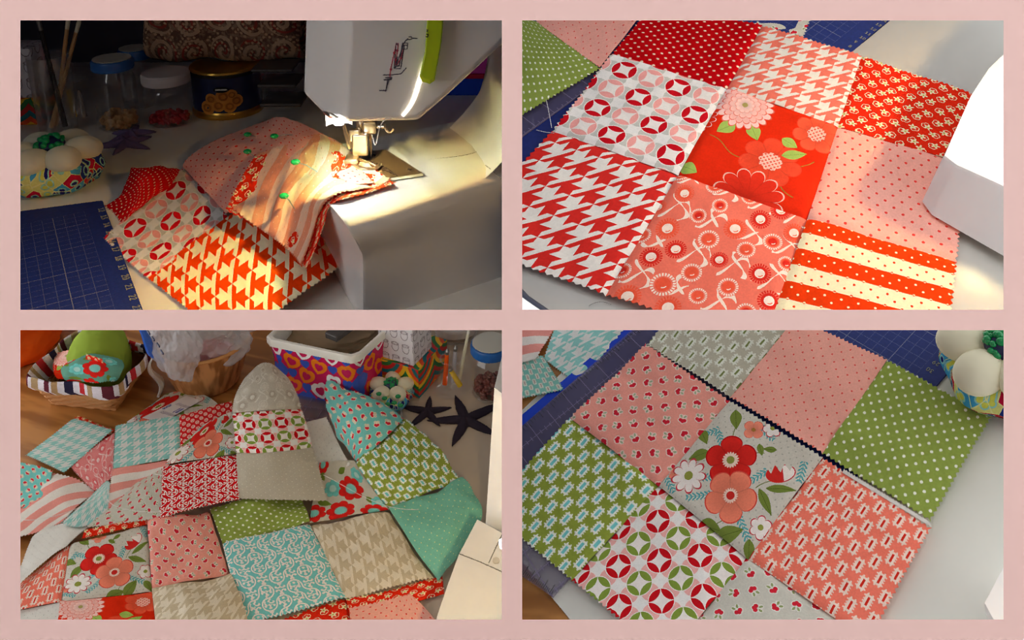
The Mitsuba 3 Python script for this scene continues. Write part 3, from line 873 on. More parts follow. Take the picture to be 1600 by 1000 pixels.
def sheet_quad(bay, pts, h0, h1, uv_cm=None, grid=1):
    """a flat board between heights h0 and h1 over four picture corners; uv in centimetres along its own sides"""
    P = np.array([bay.at(*q, h1)[:2] for q in pts])
    e = P[1] - P[0]; e /= np.linalg.norm(e)
    n = np.array([-e[1], e[0]])
    if (P[3] - P[0]) @ n < 0: n = -n
    uv = np.stack([(P - P[0]) @ e, (P - P[0]) @ n], 1) * 100
    v = np.vstack([np.c_[P, np.full(4, h1)], np.c_[P, np.full(4, h0)], np.c_[P, np.full(4, h1)], np.c_[P, np.full(4, h0)]])
    f = [(0, 1, 2), (0, 2, 3), (4, 6, 5), (4, 7, 6)]
    for k in range(4):
        a, b = 8 + k, 8 + (k + 1) % 4
        f += [(a, b + 4, b), (a, a + 4, b + 4)]
    m = trimesh.Trimesh(v, f, process=False)
    if np.cross(v[1] - v[0], v[2] - v[0])[2] < 0: m.faces = m.faces[:, ::-1]
    return m, np.vstack([uv] * 4), (np.array([*P[0], h1]), np.array([*e, 0]), np.array([*n, 0]))


def on_board(frame, items, lift=.0002, size=.005):
    """lettering laid on a board: items of (text, u cm, v cm, turn)"""
    o, e, n = frame; g = np.cross([0, 0, 1.0], e); ms = []
    for s, u, v, a in items:
        m = meshkit.text_mesh(s, size, 0.0003); m.apply_transform(trimesh.transformations.rotation_matrix(a, [0, 0, 1]))
        x = m.vertices; ms.append(trimesh.Trimesh(o + np.outer(x[:, 0] + u / 100, e) + v / 100 * n + np.outer(x[:, 1], g) + np.outer(x[:, 2] + lift, [0, 0, 1]), m.faces, process=False))
    return cat_(ms)




def f_label(p, n, uv):
    u, v = uv.x, uv.y
    col = C3(lin(232, 226, 224))
    row = (dr.abs(v - .7) < .1) | (dr.abs(v - 1.5) < .1)
    col = over(col, row & (fr(u * 2.3) < .7) & (u > 2), (176, 168, 176))
    return over(col, (dr.abs(v - 1.1) < .22) & ((dr.abs(u - .8) < .22) | (dr.abs(u - 1.5) < .22) | (dr.abs(u - 6.6) < .2) | (dr.abs(u - 7.6) < .22) | (dr.abs(u - 8.2) < .22)), (44, 54, 150))


scene['m_label'] = {'type': 'twosided', 'bsdf': {'type': 'diffuse', 'reflectance': mikit.proc(f_label)}}
plain('m_tabletop_b', (196, 180, 160), 0.35, 0.4)
plain('m_paper_brown', (150, 128, 104), 0.7, 0.2)
plain('m_mixed', (130, 70, 60), 0.4, 0.5)
plain('m_black_star', (46, 38, 52), 0.8, 0.2)


def f_chip(p, n, uv):
    g = fbm(p.x * 160, p.y * 160, p.z * 6, 2)
    return mix(lin(150, 98, 52), lin(206, 150, 96), smoothstep(.25, .75, g))


textured('m_chipwood', f_chip, 0.55, 0.3)


def f_ruler(p, n, uv):
    u, v = uv.x, uv.y
    g = (dr.abs(fr(u / 2.54 + .5) - .5) < .018) | (dr.abs(fr(v / 2.54 + .5) - .5) < .018)
    t = (dr.abs(fr(u / .635 + .5) - .5) < .06) & ((fr(v / 2.54) < .12) | (fr(v / 2.54) > .88))
    return dr.select(g | t, mi.Float(.9), mi.Float(.26))


scene['m_ruler'] = {'type': 'blendbsdf', 'weight': mikit.proc(f_ruler), 'a': {'type': 'thindielectric', 'int_ior': 1.3}, 'b': {'type': 'twosided', 'bsdf': {'type': 'diffuse', 'reflectance': {'type': 'rgb', 'value': lin(120, 112, 140)}}}}

plain('m_tabletop_c', (186, 184, 176), 0.3, 0.5)
# ================================================================ upper left: the sewing machine under its own lamp in a dark corner
B = B1
tb = table(B, X1L, .40, X1R, Y1B, 'm_tabletop', 'white sewing table in the dark corner under the lit machine', legs=False, thick=.005, poly=Polygon([(-1.0, B.at(400, 494)[1]), (X1R, B.at(400, 494)[1]), (X1R, 1.64), (-1.0, 1.64)]))
for x_, y_ in ((-.975, .60), (-.975, 1.615), (X1R - .03, 1.615)):
        part(tb, 'leg', bx(x_ - .015, y_ - .015, -B.o[2], x_ + .015, y_ + .015, -.004), 'm_table_leg', B)


def on_plane(bay, x, y, p0, n):
    d = bay.m.T @ ray(x, y); n = np.asarray(n, float)
    return bay.c + d * (((np.asarray(p0) - bay.c) @ n) / (d @ n))


plain('m_machine', (232, 230, 226), 0.32, 0.5)
plain('m_machine_seam', (120, 118, 112), 0.5, 0.3)
plain('m_chrome', (206, 200, 188), 0.15, 0.5, 0.95)
plain('m_lime', (176, 206, 10), 0.35, 0.5)
plain('m_diagram_red', (170, 60, 84), 0.7, 0.2); plain('m_diagram_ink', (62, 60, 78), 0.7, 0.2)


def lamp(key, rgb): return {'type': 'area', 'radiance': {'type': 'rgb', 'value': rgb}}


mach = thing('sewing_machine', 'white sewing machine with its lamp lit over the pink cloth', 'sewing machine')
# free arm: a ring of profile points at the left end and one at the right, both in the machine's cross plane
LP = [(500, 232, .100), (508, 275, .102), (514, 313, .100), (527, 327, .0985), (540, 343, .095), (550, 358, .089), (559, 374, .080), (566, 387, .070), (571, 397, .061), (572, 415, .050), (572, 503, .0)]
RP = [(792, 175, .100), (793, 215, .102), (794, 243, .100), (794, 254, .0985), (794, 267, .095), (794, 281, .089), (794, 296, .080), (794, 312, .070), (794, 328, .062), (794, 345, .050), (794, 430, .0)]
L3 = np.array([B.at(*q) for q in LP]); R3 = np.array([B.at(*q) for q in RP])
end_n = np.array([math.cos(.45), math.sin(.45), 0])
und = [(552, 492), (544, 467), (537, 446), (526, 422), (512, 404), (498, 392), (480, 380)]
U3 = np.array([on_plane(B, x, y, L3[7], end_n) for x, y in und]); U3[:, 2] = np.maximum(U3[:, 2], 0)
UR = np.array([[r[0], r[1], u[2]] for r, u in zip(np.linspace(R3[-1] - [.02, -.01, 0], R3[0], len(U3)), U3)])
ringL, ringR = np.vstack([L3, U3]), np.vstack([R3, UR])
ringR = ringL + (ringR - ringL) * 1.0
ringR[:, 0] = np.minimum(ringR[:, 0], X1R - .003)
rings = [ringL * .985 + ringL.mean(0) * .015 + [-.002, -.001, 0], ringL] + [ringL + (ringR - ringL) * t for t in (.2, .4, .6, .8, 1.0)]
for r_ in rings: r_[:, 2] = np.maximum(r_[:, 2], 0.0)
arm = part(mach, 'free_arm', loft(rings), 'm_machine', B, smooth=35)
part(arm, 'seam', cat_([tube([B.at(*q) for q in ((661, 251, .1012), (700, 246, .1012), (737, 240, .1012), (765, 226, .1012), (790, 205, .1012))], .0003, 5, res=20), tube([B.at(*q) for q in ((758, 258, .1005), (775, 272, .0972), (793, 290, .088))], .0003, 5, res=12)]), 'm_machine_seam', B)
# needle plate
pl = [(572, 236), (603, 234), (661, 271), (608, 279), (560, 252)]
P = [B.at(*q, .1035)[:2] for q in pl]
plate = part(mach, 'needle_plate', prism(Polygon(P), .0025, .1012), 'm_chrome', B)
part(plate, 'feed_slots', cat_([tube([B.at(578 + 5 * k, 251 + 2.2 * k, .1040), B.at(596 + 5 * k, 264 + 2.2 * k, .1040)], .0005, 5) for k in range(6)]), 'm_black', B, label='dark slots in the needle plate')
for q in ((584, 243), (640, 265)): part(plate, 'screw', trimesh.creation.cylinder(.0018, .001, sections=16).apply_translation(B.at(*q, .104)), 'm_black', B)
# pillar and the curved inside of the machine
in_c = [(572, 221), (640, 209), (690, 201), (712, 190), (726, 175), (738, 160), (746, 149), (754, 128), (759, 108), (763, 80), (766, 40), (768, -60)]
ax = np.array([math.cos(.40), math.sin(.40), 0]); wv = np.array([math.sin(.40), -math.cos(.40), 0])
rear0 = B.at(640, 209, .1)
rear = np.array([on_plane(B, x, y, rear0, wv) for x, y in in_c])
ra, rz = (rear - rear0) @ ax, rear[:, 2]
rz[:2] = .088; rz[2] = .094
tt = np.r_[0, np.cumsum(np.hypot(np.diff(ra), np.diff(rz)))]; cs = CubicSpline(tt, np.c_[ra, rz])(np.linspace(0, tt[-1], 60)); cs[:12, 1] = np.minimum(cs[:12, 1], .0985)
pgm = trimesh.creation.extrude_polygon(Polygon([*map(tuple, cs), (cs[-1, 0] + .12, cs[-1, 1]), (cs[0, 0] + .4, .05), (cs[0, 0], .05)]).buffer(0), .118, engine='earcut')
gv = np.asarray(pgm.vertices); pv = rear0 * [1, 1, 0] + np.outer(gv[:, 0], ax) + np.outer(gv[:, 2], wv) + np.outer(gv[:, 1], [0, 0, 1])
pv[:, 0] = np.minimum(pv[:, 0], X1R - .002)
pillar = trimesh.Trimesh(pv, pgm.faces, process=False)
part(mach, 'pillar', pillar, 'm_machine', B, smooth=40)
# head: hull of rounded corners; front face in its own slightly turned plane
HB = .166
F0 = B.at(536, 186, HB); hu = np.array([math.cos(.10), math.sin(.10), 0]); hw = np.array([math.sin(.10), -math.cos(.10), 0])
fp = [on_plane(B, x, y, F0, hw) for x, y in ((537, 181), (656, 178), (700, 140), (760, 84), (840, 10), (840, -240), (580, -240))]
fp2 = [(x) for x in fp]
RL = B.at(476, 147, HB + .012); RL2 = np.array([RL[0] - .006, RL[1] + .03, RL[2] + .02])
ball = trimesh.creation.icosphere(subdivisions=2, radius=.007)
top = .36
low_pts = [fp[0] - hw * .007 + hu * .006, fp[1] - hw * .007 - hu * .004, fp[1] - hw * .075 - hu * .004, RL + hu * .007 + [0, 0, .004], B.at(505, 168, HB + .004) + hu * .006, RL + hu * .02 - hw * .03 + [0, 0, .01]]
TL = on_plane(B, 558, 32, F0, hw) - F0; lean = (TL[0] / TL[2])
up_pts = [p_ * [1, 1, 0] + [lean * (top - p_[2]) * .5, 0, top] for p_ in low_pts]
h1 = trimesh.convex.convex_hull(np.vstack([ball.vertices + p_ for p_ in low_pts + up_pts]))
arm_pts = []
for k in (1, 2, 3, 4, 5): arm_pts += [fp[k] - hw * .007 - hu * .004, fp[k] - hw * .075 - hu * .004]
arm_pts += [fp[1] * [1, 1, 0] - hw * .007 + [0, 0, top], fp[1] * [1, 1, 0] - hw * .075 + [0, 0, top]]
h2 = trimesh.convex.convex_hull(np.vstack([ball.vertices + p_ for p_ in arm_pts]))
import manifold3d
mf = lambda m: manifold3d.Manifold(manifold3d.Mesh(np.asarray(m.vertices, np.float32), np.asarray(m.faces, np.uint32)))
head = part(mach, 'head', (mf(h1) + mf(h2)).trim_by_plane((-1.0, 0, 0), -(X1R - .002)), 'm_machine', B, smooth=30)
# printed threading diagram on the front face
def front(x, y, out=.0006): return on_plane(B, x, y, F0 + hw * out, hw)
zz = lambda x, y: (408 + x / 4.255, 32 + y / 4.255)
ink = [[(980, 120), (960, 135), (950, 150), (890, 320), (930, 320)], [(910, 165), (900, 150), (895, 165), (885, 320)], [(940, 150), (975, 150), (970, 190), (940, 190), (940, 150)], [(980, 110), (1000, 108), (1000, 125), (980, 128), (975, 118)], [(1000, 117), (1040, 120)], [(810, 362), (870, 362), (930, 355), (965, 315)], [(815, 395), (870, 385)], [(918, 305), (940, 152)], [(930, 312), (952, 165)], [(905, 240), (897, 296), (905, 306), (915, 298)], [(940, 165), (972, 165)], [(850, 395), (825, 475), (840, 400)], [(785, 465), (835, 465)], [(825, 380), (870, 378), (868, 392), (820, 396)]]
part(head, 'threading_diagram', cat_([tube([front(*zz(*q_)) for q_ in l_], .00045, 4) for l_ in ink]), 'm_diagram_ink', B, label='dark printed threading diagram')
red = [[(855, 380), (862, 320), (885, 215), (900, 150), (912, 150), (908, 200), (890, 290), (900, 300), (930, 250), (945, 190)]]
part(head, 'diagram_arrows', cat_([tube([front(*zz(*q_)) for q_ in l_], .0004, 4) for l_ in red] + [trimesh.creation.icosphere(subdivisions=1, radius=.0011).apply_translation(front(*zz(*q_))) for q_ in ((862, 325), (885, 215), (905, 200), (893, 260), (930, 250))]), 'm_diagram_red', B, label='red arrows of the threading diagram')
# the glowing slit of the front cover, lit from inside
slit = [front(*q_, -.0004) for q_ in ((664, 98), (660, 112), (655, 128), (650, 145), (645, 158), (638, 170), (629, 181))]
slit2 = [front(*q_, .0008) for q_ in ((664, 98), (660, 112), (655, 128), (650, 145), (645, 158), (638, 170), (629, 181))]
sl = part(head, 'lit_slit', tube(slit2, [.0009, .0016, .002, .002, .0018, .0016, .0014], 8, res=24), 'm_white_plastic', B, label='narrow slit glowing with the lamp light inside')
scene[sl]['emitter'] = lamp('slit', [3.2, 2.7, 2.0])
# lamp under the left of the head and its curved chrome lever
lp = np.array([*B.at(528, 184, HB)[:2], HB - .004]) - hw * .006
lm = lathe([(0, -.005), (.004, -.004), (.0055, -.001), (.0055, .003), (0, .003)], 24, lp)
lk = part(mach, 'lamp_bulb', lm, 'm_white_plastic', B, smooth=True, label='small lit bulb under the head')
scene[lk]['emitter'] = lamp('lamp', LAMP_1)
sh_a = np.linspace(.22 * math.pi, .90 * math.pi, 22)
shv = np.array([[lp[0] + .0125 * math.cos(a_), lp[1] + .0125 * math.sin(a_), z_] for z_ in (HB + .001, HB - .0115) for a_ in sh_a])
shf = [q_ for k_ in range(21) for q_ in ((k_, k_ + 1, k_ + 23), (k_, k_ + 23, k_ + 22))]
part(mach, 'lamp_shade', trimesh.Trimesh(shv, shf, process=False), 'm_box_dark', B, smooth=True, label='curved dark shade behind the bulb')
lv = [B.at(*q_) for q_ in ((503, 168, .168), (511, 174, .167), (519, 179, .166), (530, 183, .165))]
part(mach, 'lamp_cover', cat_([tube([p_ + hw * .002 for p_ in lv], [.001, .0026, .0026, .001], 8, res=16)]), 'm_chrome', B)
# presser bar, foot, needle clamp, needle
N0 = B.at(568, 252, .104)
def stalk(x, y0, z0, z1, r, off=0.0):
    b_ = B.at(x, y0, z0); return tube([b_ + [0, 0, 0], b_ + [0, 0, z1 - z0]], r, 14)
part(mach, 'presser_bar', stalk(566, 240, .106, .170, .0042), 'm_chrome', B)
nb = B.at(580, 246, .104)
part(mach, 'needle_bar', tube([nb + [0, 0, .028], nb + [0, 0, .07]], .0035, 14), 'm_chrome', B)
nd = part(mach, 'needle_clamp', cat_([rbox(nb[0] - .006, nb[1] - .005, nb[2] + .024, nb[0] + .006, nb[1] + .005, nb[2] + .036, .002), tube([nb + [.006, 0, .03], nb + [.014, -.003, .031]], .0022, 10), tube([nb + [.014, -.003, .031], nb + [.018, -.004, .026], nb + [.022, -.005, .030]], .0012, 8, res=8)]), 'm_chrome', B)
part(nd, 'needle', tube([nb + [0, 0, .026], nb + [0, 0, .008], nb + [0, 0, .0005]], [.0012, .0011, .0002], 8), 'm_chrome', B)
fo = B.at(560, 250, .1045)
foot = part(mach, 'presser_foot', cat_([rbox(fo[0] - .004, fo[1] - .006, fo[2] + .006, fo[0] + .010, fo[1] + .002, fo[2] + .026, .0015), rbox(fo[0] - .010, fo[1] - .016, fo[2] + .002, fo[0] + .002, fo[1] - .002, fo[2] + .007, .0015), tube([fo + [-.004, -.004, .003], fo + [.004, -.020, .0015], fo + [.016, -.024, .0015], fo + [.022, -.014, .002]], .0018, 8, res=14), tube([fo + [.000, -.004, .003], fo + [.012, -.012, .0015], fo + [.020, -.020, .0015]], .0016, 8, res=10)]), 'm_chrome', B)
part(foot, 'lifter', cat_([tube([fo + [-.006, 0, .012], fo + [-.010, 0, .026], fo + [-.012, 0, .036]], [.003, .0022, .0012], 8, res=10), rbox(fo[0] - .007, fo[1] - .003, fo[2] + .018, fo[0] + .003, fo[1] + .004, fo[2] + .030, .0015)]), 'm_chrome', B)
part(mach, 'thread', tube([front(*q_, .001) for q_ in ((612, 184), (597, 192), (590, 215))] + [nb + [.001, -.001, .018], nb + [0, -.001, .006]], .0005, 6, res=30), 'm_print_white', B, label='pale upper thread running to the needle')
# lime green holder hanging on the front
gh = thing('seam_ripper', 'lime green slim plastic tool hanging down the front of the sewing machine', 'seam ripper')
gp = [(671, -30), (697, -30), (690, 60), (679, 122), (672, 127), (660, 124), (656, 116), (664, 80)]
g3 = np.array([on_plane(B, x, y, F0 + hw * .002, hw) for x, y in gp]); gc = g3.mean(0)
part(gh, 'holder', loft([g3, g3 + hw * .007, (g3 - gc) * .86 + gc + hw * .0095]), 'm_lime', B, smooth=25)
part(gh, 'letters', cat_([tube([on_plane(B, x, y, F0 + hw * .0122, hw) for x, y in l_], .0005, 4) for l_ in (((668, 46), (667, 50)), ((666, 53), (669, 54), (668, 58), (665, 57)))]), 'm_black', B)

# ---------------------------------------------------------------- the patchwork going under the needle
qp = thing('quilt_piece', 'patchwork piece of red orange and pink cottons running under the lit needle', 'quilt piece')
S = net(B, [[(285, 262, .006), (318, 295, .008), (356, 338, .012)], [(222, 316, .004), (266, 350, .005), (295, 387, .006)], [(162, 372, .002), (196, 405, .002), (230, 434, .002)]])
patch(qp, S, 'peel', (10.2, 10.6), B, cut='lb', way=0, off=(.8, .6), N=56, seed=71, wrinkle=.0012)
S = net(B, [[(412, 297, .026), (472, 345, .030), (547, 405, .010)], [(356, 339, .012), (416, 386, .026), (491, 446, .020)], [(286, 390, .005), (346, 438, .008), (421, 498, .010)], [(230, 433, .002), (290, 481, .002), (365, 541, .003)]])
patch(qp, S, 'hound', (11.5, 14.7), B, cut='br', way=4, off=(0, .5), rot=1.5708, N=64, seed=72)
S = net(B, [[(285, 261, .006), (323, 227, .026), (408, 191, .058), (452, 186, .085), (500, 207, .0995), (534, 227, .1035)], [(318, 296, .014), (350, 268, .036), (415, 240, .066), (465, 232, .093), (512, 246, .1035), (560, 258, .1045)], [(352, 334, .016), (376, 318, .03), (425, 296, .055), (476, 288, .09), (520, 290, .103), (585, 286, .1035)]])
patch(qp, S, 'dots', (24, 12), B, cut='t', way=6, N=64, seed=73, wrinkle=.0016)
fl_rows = [[(405, 239, .068), (455, 221, .090), (502, 208, .1030), (545, 234, .1060), (608, 280, .1060)],
           [(388, 263, .060), (440, 251, .080), (490, 251, .1055), (530, 270, .1065), (572, 293, .1045)],
           [(370, 295, .048), (415, 300, .056), (455, 305, .076), (490, 306, .098), (514, 310, .1035)],
           [(362, 311, .042), (405, 336, .046), (440, 351, .056), (470, 360, .060), (494, 350, .075)],
           [(356, 320, .037), (400, 352, .042), (431, 374, .044), (455, 394, .042), (470, 414, .037)]]
under = [[(x + 9, y + 7, h - .0025) for x, y, h in r] for r in fl_rows]
under = [[(x - 14 if i == 0 else x, y, h) for i, (x, y, h) in enumerate(r)] for r in under]
patch(qp, net(B, under), 'sprig', (23, 12), B, cut='tblr', way=0, N=64, seed=74, label='orange red back of the pinned flap')
patch(qp, net(B, fl_rows), 'stripe', (16, 9), B, cut='tblr', way=2, rot=1.57, N=72, seed=75, wrinkle=.0022, wl=.03, label='pink flap pinned on top')
SP = lambda x, y, h: B.at(x, y, h)
for (x, y, h, d), w in zip(((387, 214, .052, (.8, -.5, 0)), (387, 241, .06, (.6, -.7, 0)), (429, 217, .083, (.9, .3, 0)), (462, 258, .100, (.8, -.5, 0)), (444, 311, .073, (.5, -.8, .1))), ('farthest back of the pins on the pink cloth', 'at the fold of the flap, left of the lamp', 'just behind the flap, nearest the machine head', 'in the brightest lamp light', 'lowest of the pins, on the hanging flap')):
    pin(B, SP(x, y, h + .004), d, 'green headed pin ' + w, 'green headed pins in the pink cloth')
bk = thing('cloth_scrap', 'dark red cotton with white dots crumpled behind the patchwork', 'fabric scrap')
S = net(B, [[(205, 262, .02), (225, 262, .028), (262, 258, .018), (285, 262, .006)], [(188, 300, .010), (215, 290, .022), (240, 292, .016), (270, 285, .005)], [(160, 318, .003), (180, 335, .003), (190, 350, .002), (200, 345, .001)]])
patch(bk, S, 'dots', (12, 12), B, cut='tblr', way=0, N=50, seed=77, wrinkle=.004, wl=.04)

# ---------------------------------------------------------------- things at the back
def stand(bay, x, yb, r):
    p_ = bay.at(x, yb); return np.array([p_[0], p_[1] + r, 0])


c = stand(B, 253, 204, .030); r = B.mpp(c) * 35
jar(B, c, r, B.up(c, 112), 'short glass jar of red beads with a white lid, in front of the cookie tin', lid='white', lid_h=.013)
single('bead_pile', bead_pile(c + [0, 0, .002], r * .8, 150, .0028, 3, .012), 'm_red_bead', 'red beads at the bottom of the white lidded jar', 'beads', B, smooth=True, kind='stuff')
c = stand(B, 172, 212, .03); r = B.mpp(c) * 31
jar(B, c, r, B.up(c, 92), 'tall glass jar of buttons with a blue lid in the dark corner', lid='blue', lid_h=.012)
single('button_pile', bead_pile(c + [0, 0, .002], r * .8, 130, .0036, 4, .022), 'm_pencil', 'buttons at the bottom of the blue lidded jar', 'buttons', B, smooth=True, kind='stuff')
c = B.at(219, 165); c[2] = 0; r = B.mpp(c) * 24
jar(B, c, r, B.up(c, 76), 'blue lidded jar standing farther back, beside the paisley bag', lid='blue', lid_h=.012)
# cookie tin
c = B.at(341, 189); R_ = B.mpp(c) * 55; c = np.array([c[0], c[1] + R_, 0]); H_ = B.up(c, 98)
tin = thing('cookie_tin', 'navy blue round cookie tin with a gold rim, under the paisley bag', 'tin')
part(tin, 'body', lathe([(0, .001), (R_ * .97, .001), (R_ * .97, H_ * .9), (0, H_ * .9)], 64, c), 'm_navy', B, smooth=30)
part(tin, 'base_band', lathe([(R_ * .96, .0005), (R_ * 1.0, .0005), (R_ * 1.01, .006), (R_ * .97, .010)], 64, c), 'm_gold', B, smooth=True)
part(tin, 'lid', lathe([(R_ * .965, H_ * .93), (R_ * 1.0, H_ * .93), (R_ * 1.01, H_ * .945), (R_, H_ * .975), (R_ * .96, H_), (R_ * .9, H_ * .985), (0, H_ * .985)], 64, c), 'm_gold', B, smooth=30)
part(tin, 'band', lathe([(R_ * .985, H_ * .86), (R_ * .99, H_ * .93), (R_ * .95, H_ * .93)], 64, c), 'm_black', B, smooth=30)


def on_round(c, R, poly, lift):
    """a flat print wrapped round a cylinder: polygon in (arc metres from the front, height)"""
    v2, f = trimesh.creation.triangulate_polygon(poly, engine='earcut')
    a = v2[:, 0] / R - math.pi / 2
    return trimesh.Trimesh(np.stack([c[0] + (R + lift) * np.cos(a), c[1] + (R + lift) * np.sin(a), v2[:, 1]], 1), f, process=False)


R2 = R_ * .97; k_ = B.mpp(c)
cook = [((-15, 20), 11), ((2, 24), 10), ((18, 22), 10), ((28, 30), 10), ((-8, 34), 9), ((10, 38), 11), ((22, 40), 8)]
for (x, y), q_ in cook:
    d_ = Point(x * k_, y * k_).buffer(q_ * k_)
    kk = part(tin, 'printed_cookie', on_round(c, R2, d_, .0006 + .00002 * y), 'm_cookie', B, smooth=True)
    part(kk, 'ring', on_round(c, R2, Point(x * k_, y * k_).buffer(q_ * .6 * k_).difference(Point(x * k_, y * k_).buffer(q_ * .32 * k_)), .0016 + .00002 * y), 'm_cookie_dark', B, smooth=True)
part(tin, 'badge', on_round(c, R2, affinity.scale(Point(8 * k_, 49 * k_).buffer(10 * k_), 1.1, .45), .0026), 'm_print_black', B, smooth=True)
part(tin, 'badge_line', on_round(c, R2, box(0, 48 * k_, 16 * k_, 50.5 * k_), .0030), 'm_print_white', B, smooth=True)
# paisley bag standing behind, on a carton
bag = thing('paisley_bag', 'brown paisley cloth bag lying across the top of the dark tin', 'bag')
cy = c[1] + .015; z0 = H_ + .001
bl = B.at(238, 100, z0); x0b, x1b = -.47 + 0, -.19
def bag_mesh():
    n, k = 64, 26; vs, uvs = [], []
    xs0, xs1 = on_plane(B, 236, 70, [0, cy, 0], [0, 1, 0])[0], on_plane(B, 476, 70, [0, cy, 0], [0, 1, 0])[0]
    for i in range(n + 1):
        t = i / n; x = xs0 + (xs1 - xs0) * t
        hh = .075 * (1 - (2 * abs(t - .5)) ** 6 * .6) * (1 + .12 * math.sin(7 * t)); dd = .05 * (1 - (2 * abs(t - .5)) ** 8 * .5)
        for j in range(k):
            a = 2 * math.pi * j / k
            z = z0 + hh * (1 + math.sin(a)) ** 1.0; y = cy + dd * math.cos(a)
            vs.append([x, y + .004 * math.sin(20 * t + 3 * a), max(z0, z + .003 * math.sin(13 * t + 2 * a))]); uvs.append([x * 100, z * 100 + y * 40])
    f = []
    for i in range(n):
        for j in range(k):
            a_, b_, c_, d_ = i * k + j, i * k + (j + 1) % k, (i + 1) * k + (j + 1) % k, (i + 1) * k + j
            f += [(a_, c_, b_), (a_, d_, c_)]
    return (np.array(vs), np.array(f)), np.array(uvs)
bm, buv = bag_mesh()
part(bag, 'cloth_body', bm, 'm_paisley', B, uv=buv)
part(bag, 'piping', tube([bm[0][i * 26 + 19] + [0, -.002, .001] for i in range(0, 65, 4)], .0022, 8), 'm_black', B)
# clear plastic boxes
for (x, yb, w_, h_), lb in zip(((440, 190, 62, 30), (436, 156, 58, 26), (430, 128, 62, 22)), ('clear plastic box at the bottom of the stack behind the machine', 'clear plastic box in the middle of the stack behind the machine', 'clear plastic box on top of the stack behind the machine')):
    p_ = B.at(440, 190); k_ = B.mpp(p_); t = thing('plastic_box', lb, 'plastic box')
    zb = (190 - yb) * k_ * 1.02; hh = h_ * k_; cx_ = p_[0] + (x - 440) * k_
    part(t, 'body', rbox(cx_ - w_ / 2 * k_, p_[1], zb + .0005, cx_ + w_ / 2 * k_, p_[1] + .05, zb + hh * .8, .002), 'm_glass', B)
    part(t, 'lid', rbox(cx_ - w_ / 2 * k_ - .001, p_[1] - .001, zb + hh * .8, cx_ + w_ / 2 * k_ + .001, p_[1] + .051, zb + hh, .002), 'm_box_dark', B)
# blue, red and pink box seen through the machine's throat
plain('m_box_blue', (14, 74, 200), 0.5, 0.3); plain('m_box_pink', (216, 76, 178), 0.5, 0.3); plain('m_box_red', (180, 20, 60), 0.5, 0.3)
p_ = B.at(720, 168); t = thing('storage_box', 'blue box with a pink lid seen through the throat of the machine', 'box')
y_ = p_[1] + .05; f_ = lambda x, y: on_plane(B, x, y, [0, y_, 0], [0, 1, 0])
zs = [f_(720, v_)[2] for v_ in (172, 165, 121, 116, 30)]; xl, xr = f_(655, 150)[0], X1R - .006
part(t, 'box', rbox(xl, y_, .0005, xr, y_ + .12, zs[2], .003), 'm_box_blue', B)
part(t, 'lower_band', rbox(xl - .0015, y_ - .0015, zs[1] - .004, xr + .001, y_ + .12, zs[1], .0015), 'm_box_red', B)
part(t, 'upper_band', rbox(xl - .0015, y_ - .0015, zs[2] - .002, xr + .001, y_ + .12, zs[3], .0015), 'm_box_red', B)
part(t, 'lid', rbox(xl - .001, y_ - .001, zs[3], xr + .001, y_ + .121, zs[4], .004), 'm_box_pink', B)
# flask with brushes at the left
c = stand(B, 112, 205, .028); r = B.mpp(c) * 26
bottle(B, c, r, B.up(c, 122), 'glass flask holding pens at the dark left end of the table')
tp = lambda x, y, dy=0: on_plane(B, x, y, [0, c[1] + dy, 0], [0, 1, 0])
stick(B, c + [-.008, 0, .01], tp(104, 132), .0035, 'm_yellow', 'yellow pen in the glass flask of the dark corner', 'pen', 'pen')
stick(B, c + [.006, 0, .01], tp(122, 140, .004), .003, 'm_grey_metal', 'grey pen in the glass flask of the dark corner', 'pen', 'pen')
g_ = stand(B, 78, 216, .022); gl = thing('drinking_glass', 'straight glass of brushes at the far left of the dark corner', 'glass')
part(gl, 'glass_body', lathe([(0, .001), (.022, .001), (.023, .004), (.026, .105), (.0255, .105), (.022, .006), (0, .006)], 40, g_), 'm_glass', B, smooth=True)
tg = lambda x, y, dy=0: on_plane(B, x, y, [0, g_[1] + dy, 0], [0, 1, 0])
stick(B, g_ + [.010, 0, .008], tg(57, 20), .0035, 'm_black', 'black handled brush leaning up out of the straight glass')
stick(B, g_ + [-.005, .005, .008], tg(108, 18, .01), .003, 'm_pencil', 'wooden brush leaning right out of the straight glass', tip='m_cream')
stick(B, g_ + [-.006, -.004, .008], tg(126, 24, .02), .003, 'm_pencil', 'second wooden brush, leaning farthest right from the straight glass', tip='m_cream')
# acorn printed carton on the retro box
RB1 = (B.at(20, 200), 60)


def f_acorn(p, n, uv):
    x, y = (fr(uv.x / 1.9) - .5) * 1.9, (fr(uv.y / 2.3) - .5) * 2.3
    x = x + .15 * dr.sin(dr.floor(uv.y / 2.3) * 2.0)
    r = dr.sqrt(dr.square(x / .62) + dr.square((y + .15) / .8))
    cap = dr.sqrt(dr.square(x / .7) + dr.square((y - .38) / .32))
    inkm = (dr.abs(r - 1) < .09) & (y < .4) | (cap < 1.0) & ((dr.abs(cap - .85) < .15) | (dr.abs(fr(x / .28 + y / .28) - .5) < .16))
    return dr.select(inkm, C3(lin(150, 140, 150)), C3(lin(226, 224, 230)))


def f_retro(p, n, uv):
    x, y = fr(uv.x / 8.0) - .5, fr(uv.y / 6.4)
    sx = dr.abs(x)
    r = dr.sqrt(dr.square(sx * 8.0) + dr.square((y - .95) * 6.4))
    q = dr.floor(r / .62)
    k = q - dr.floor(q / 5.0) * 5.0
    return pick(k, [(226, 80, 30), (240, 190, 40), (40, 120, 60), (200, 40, 40), (20, 110, 120)])


textured('m_acorn', f_acorn, 0.6, 0.3); textured('m_retro', f_retro, 0.4, 0.4)


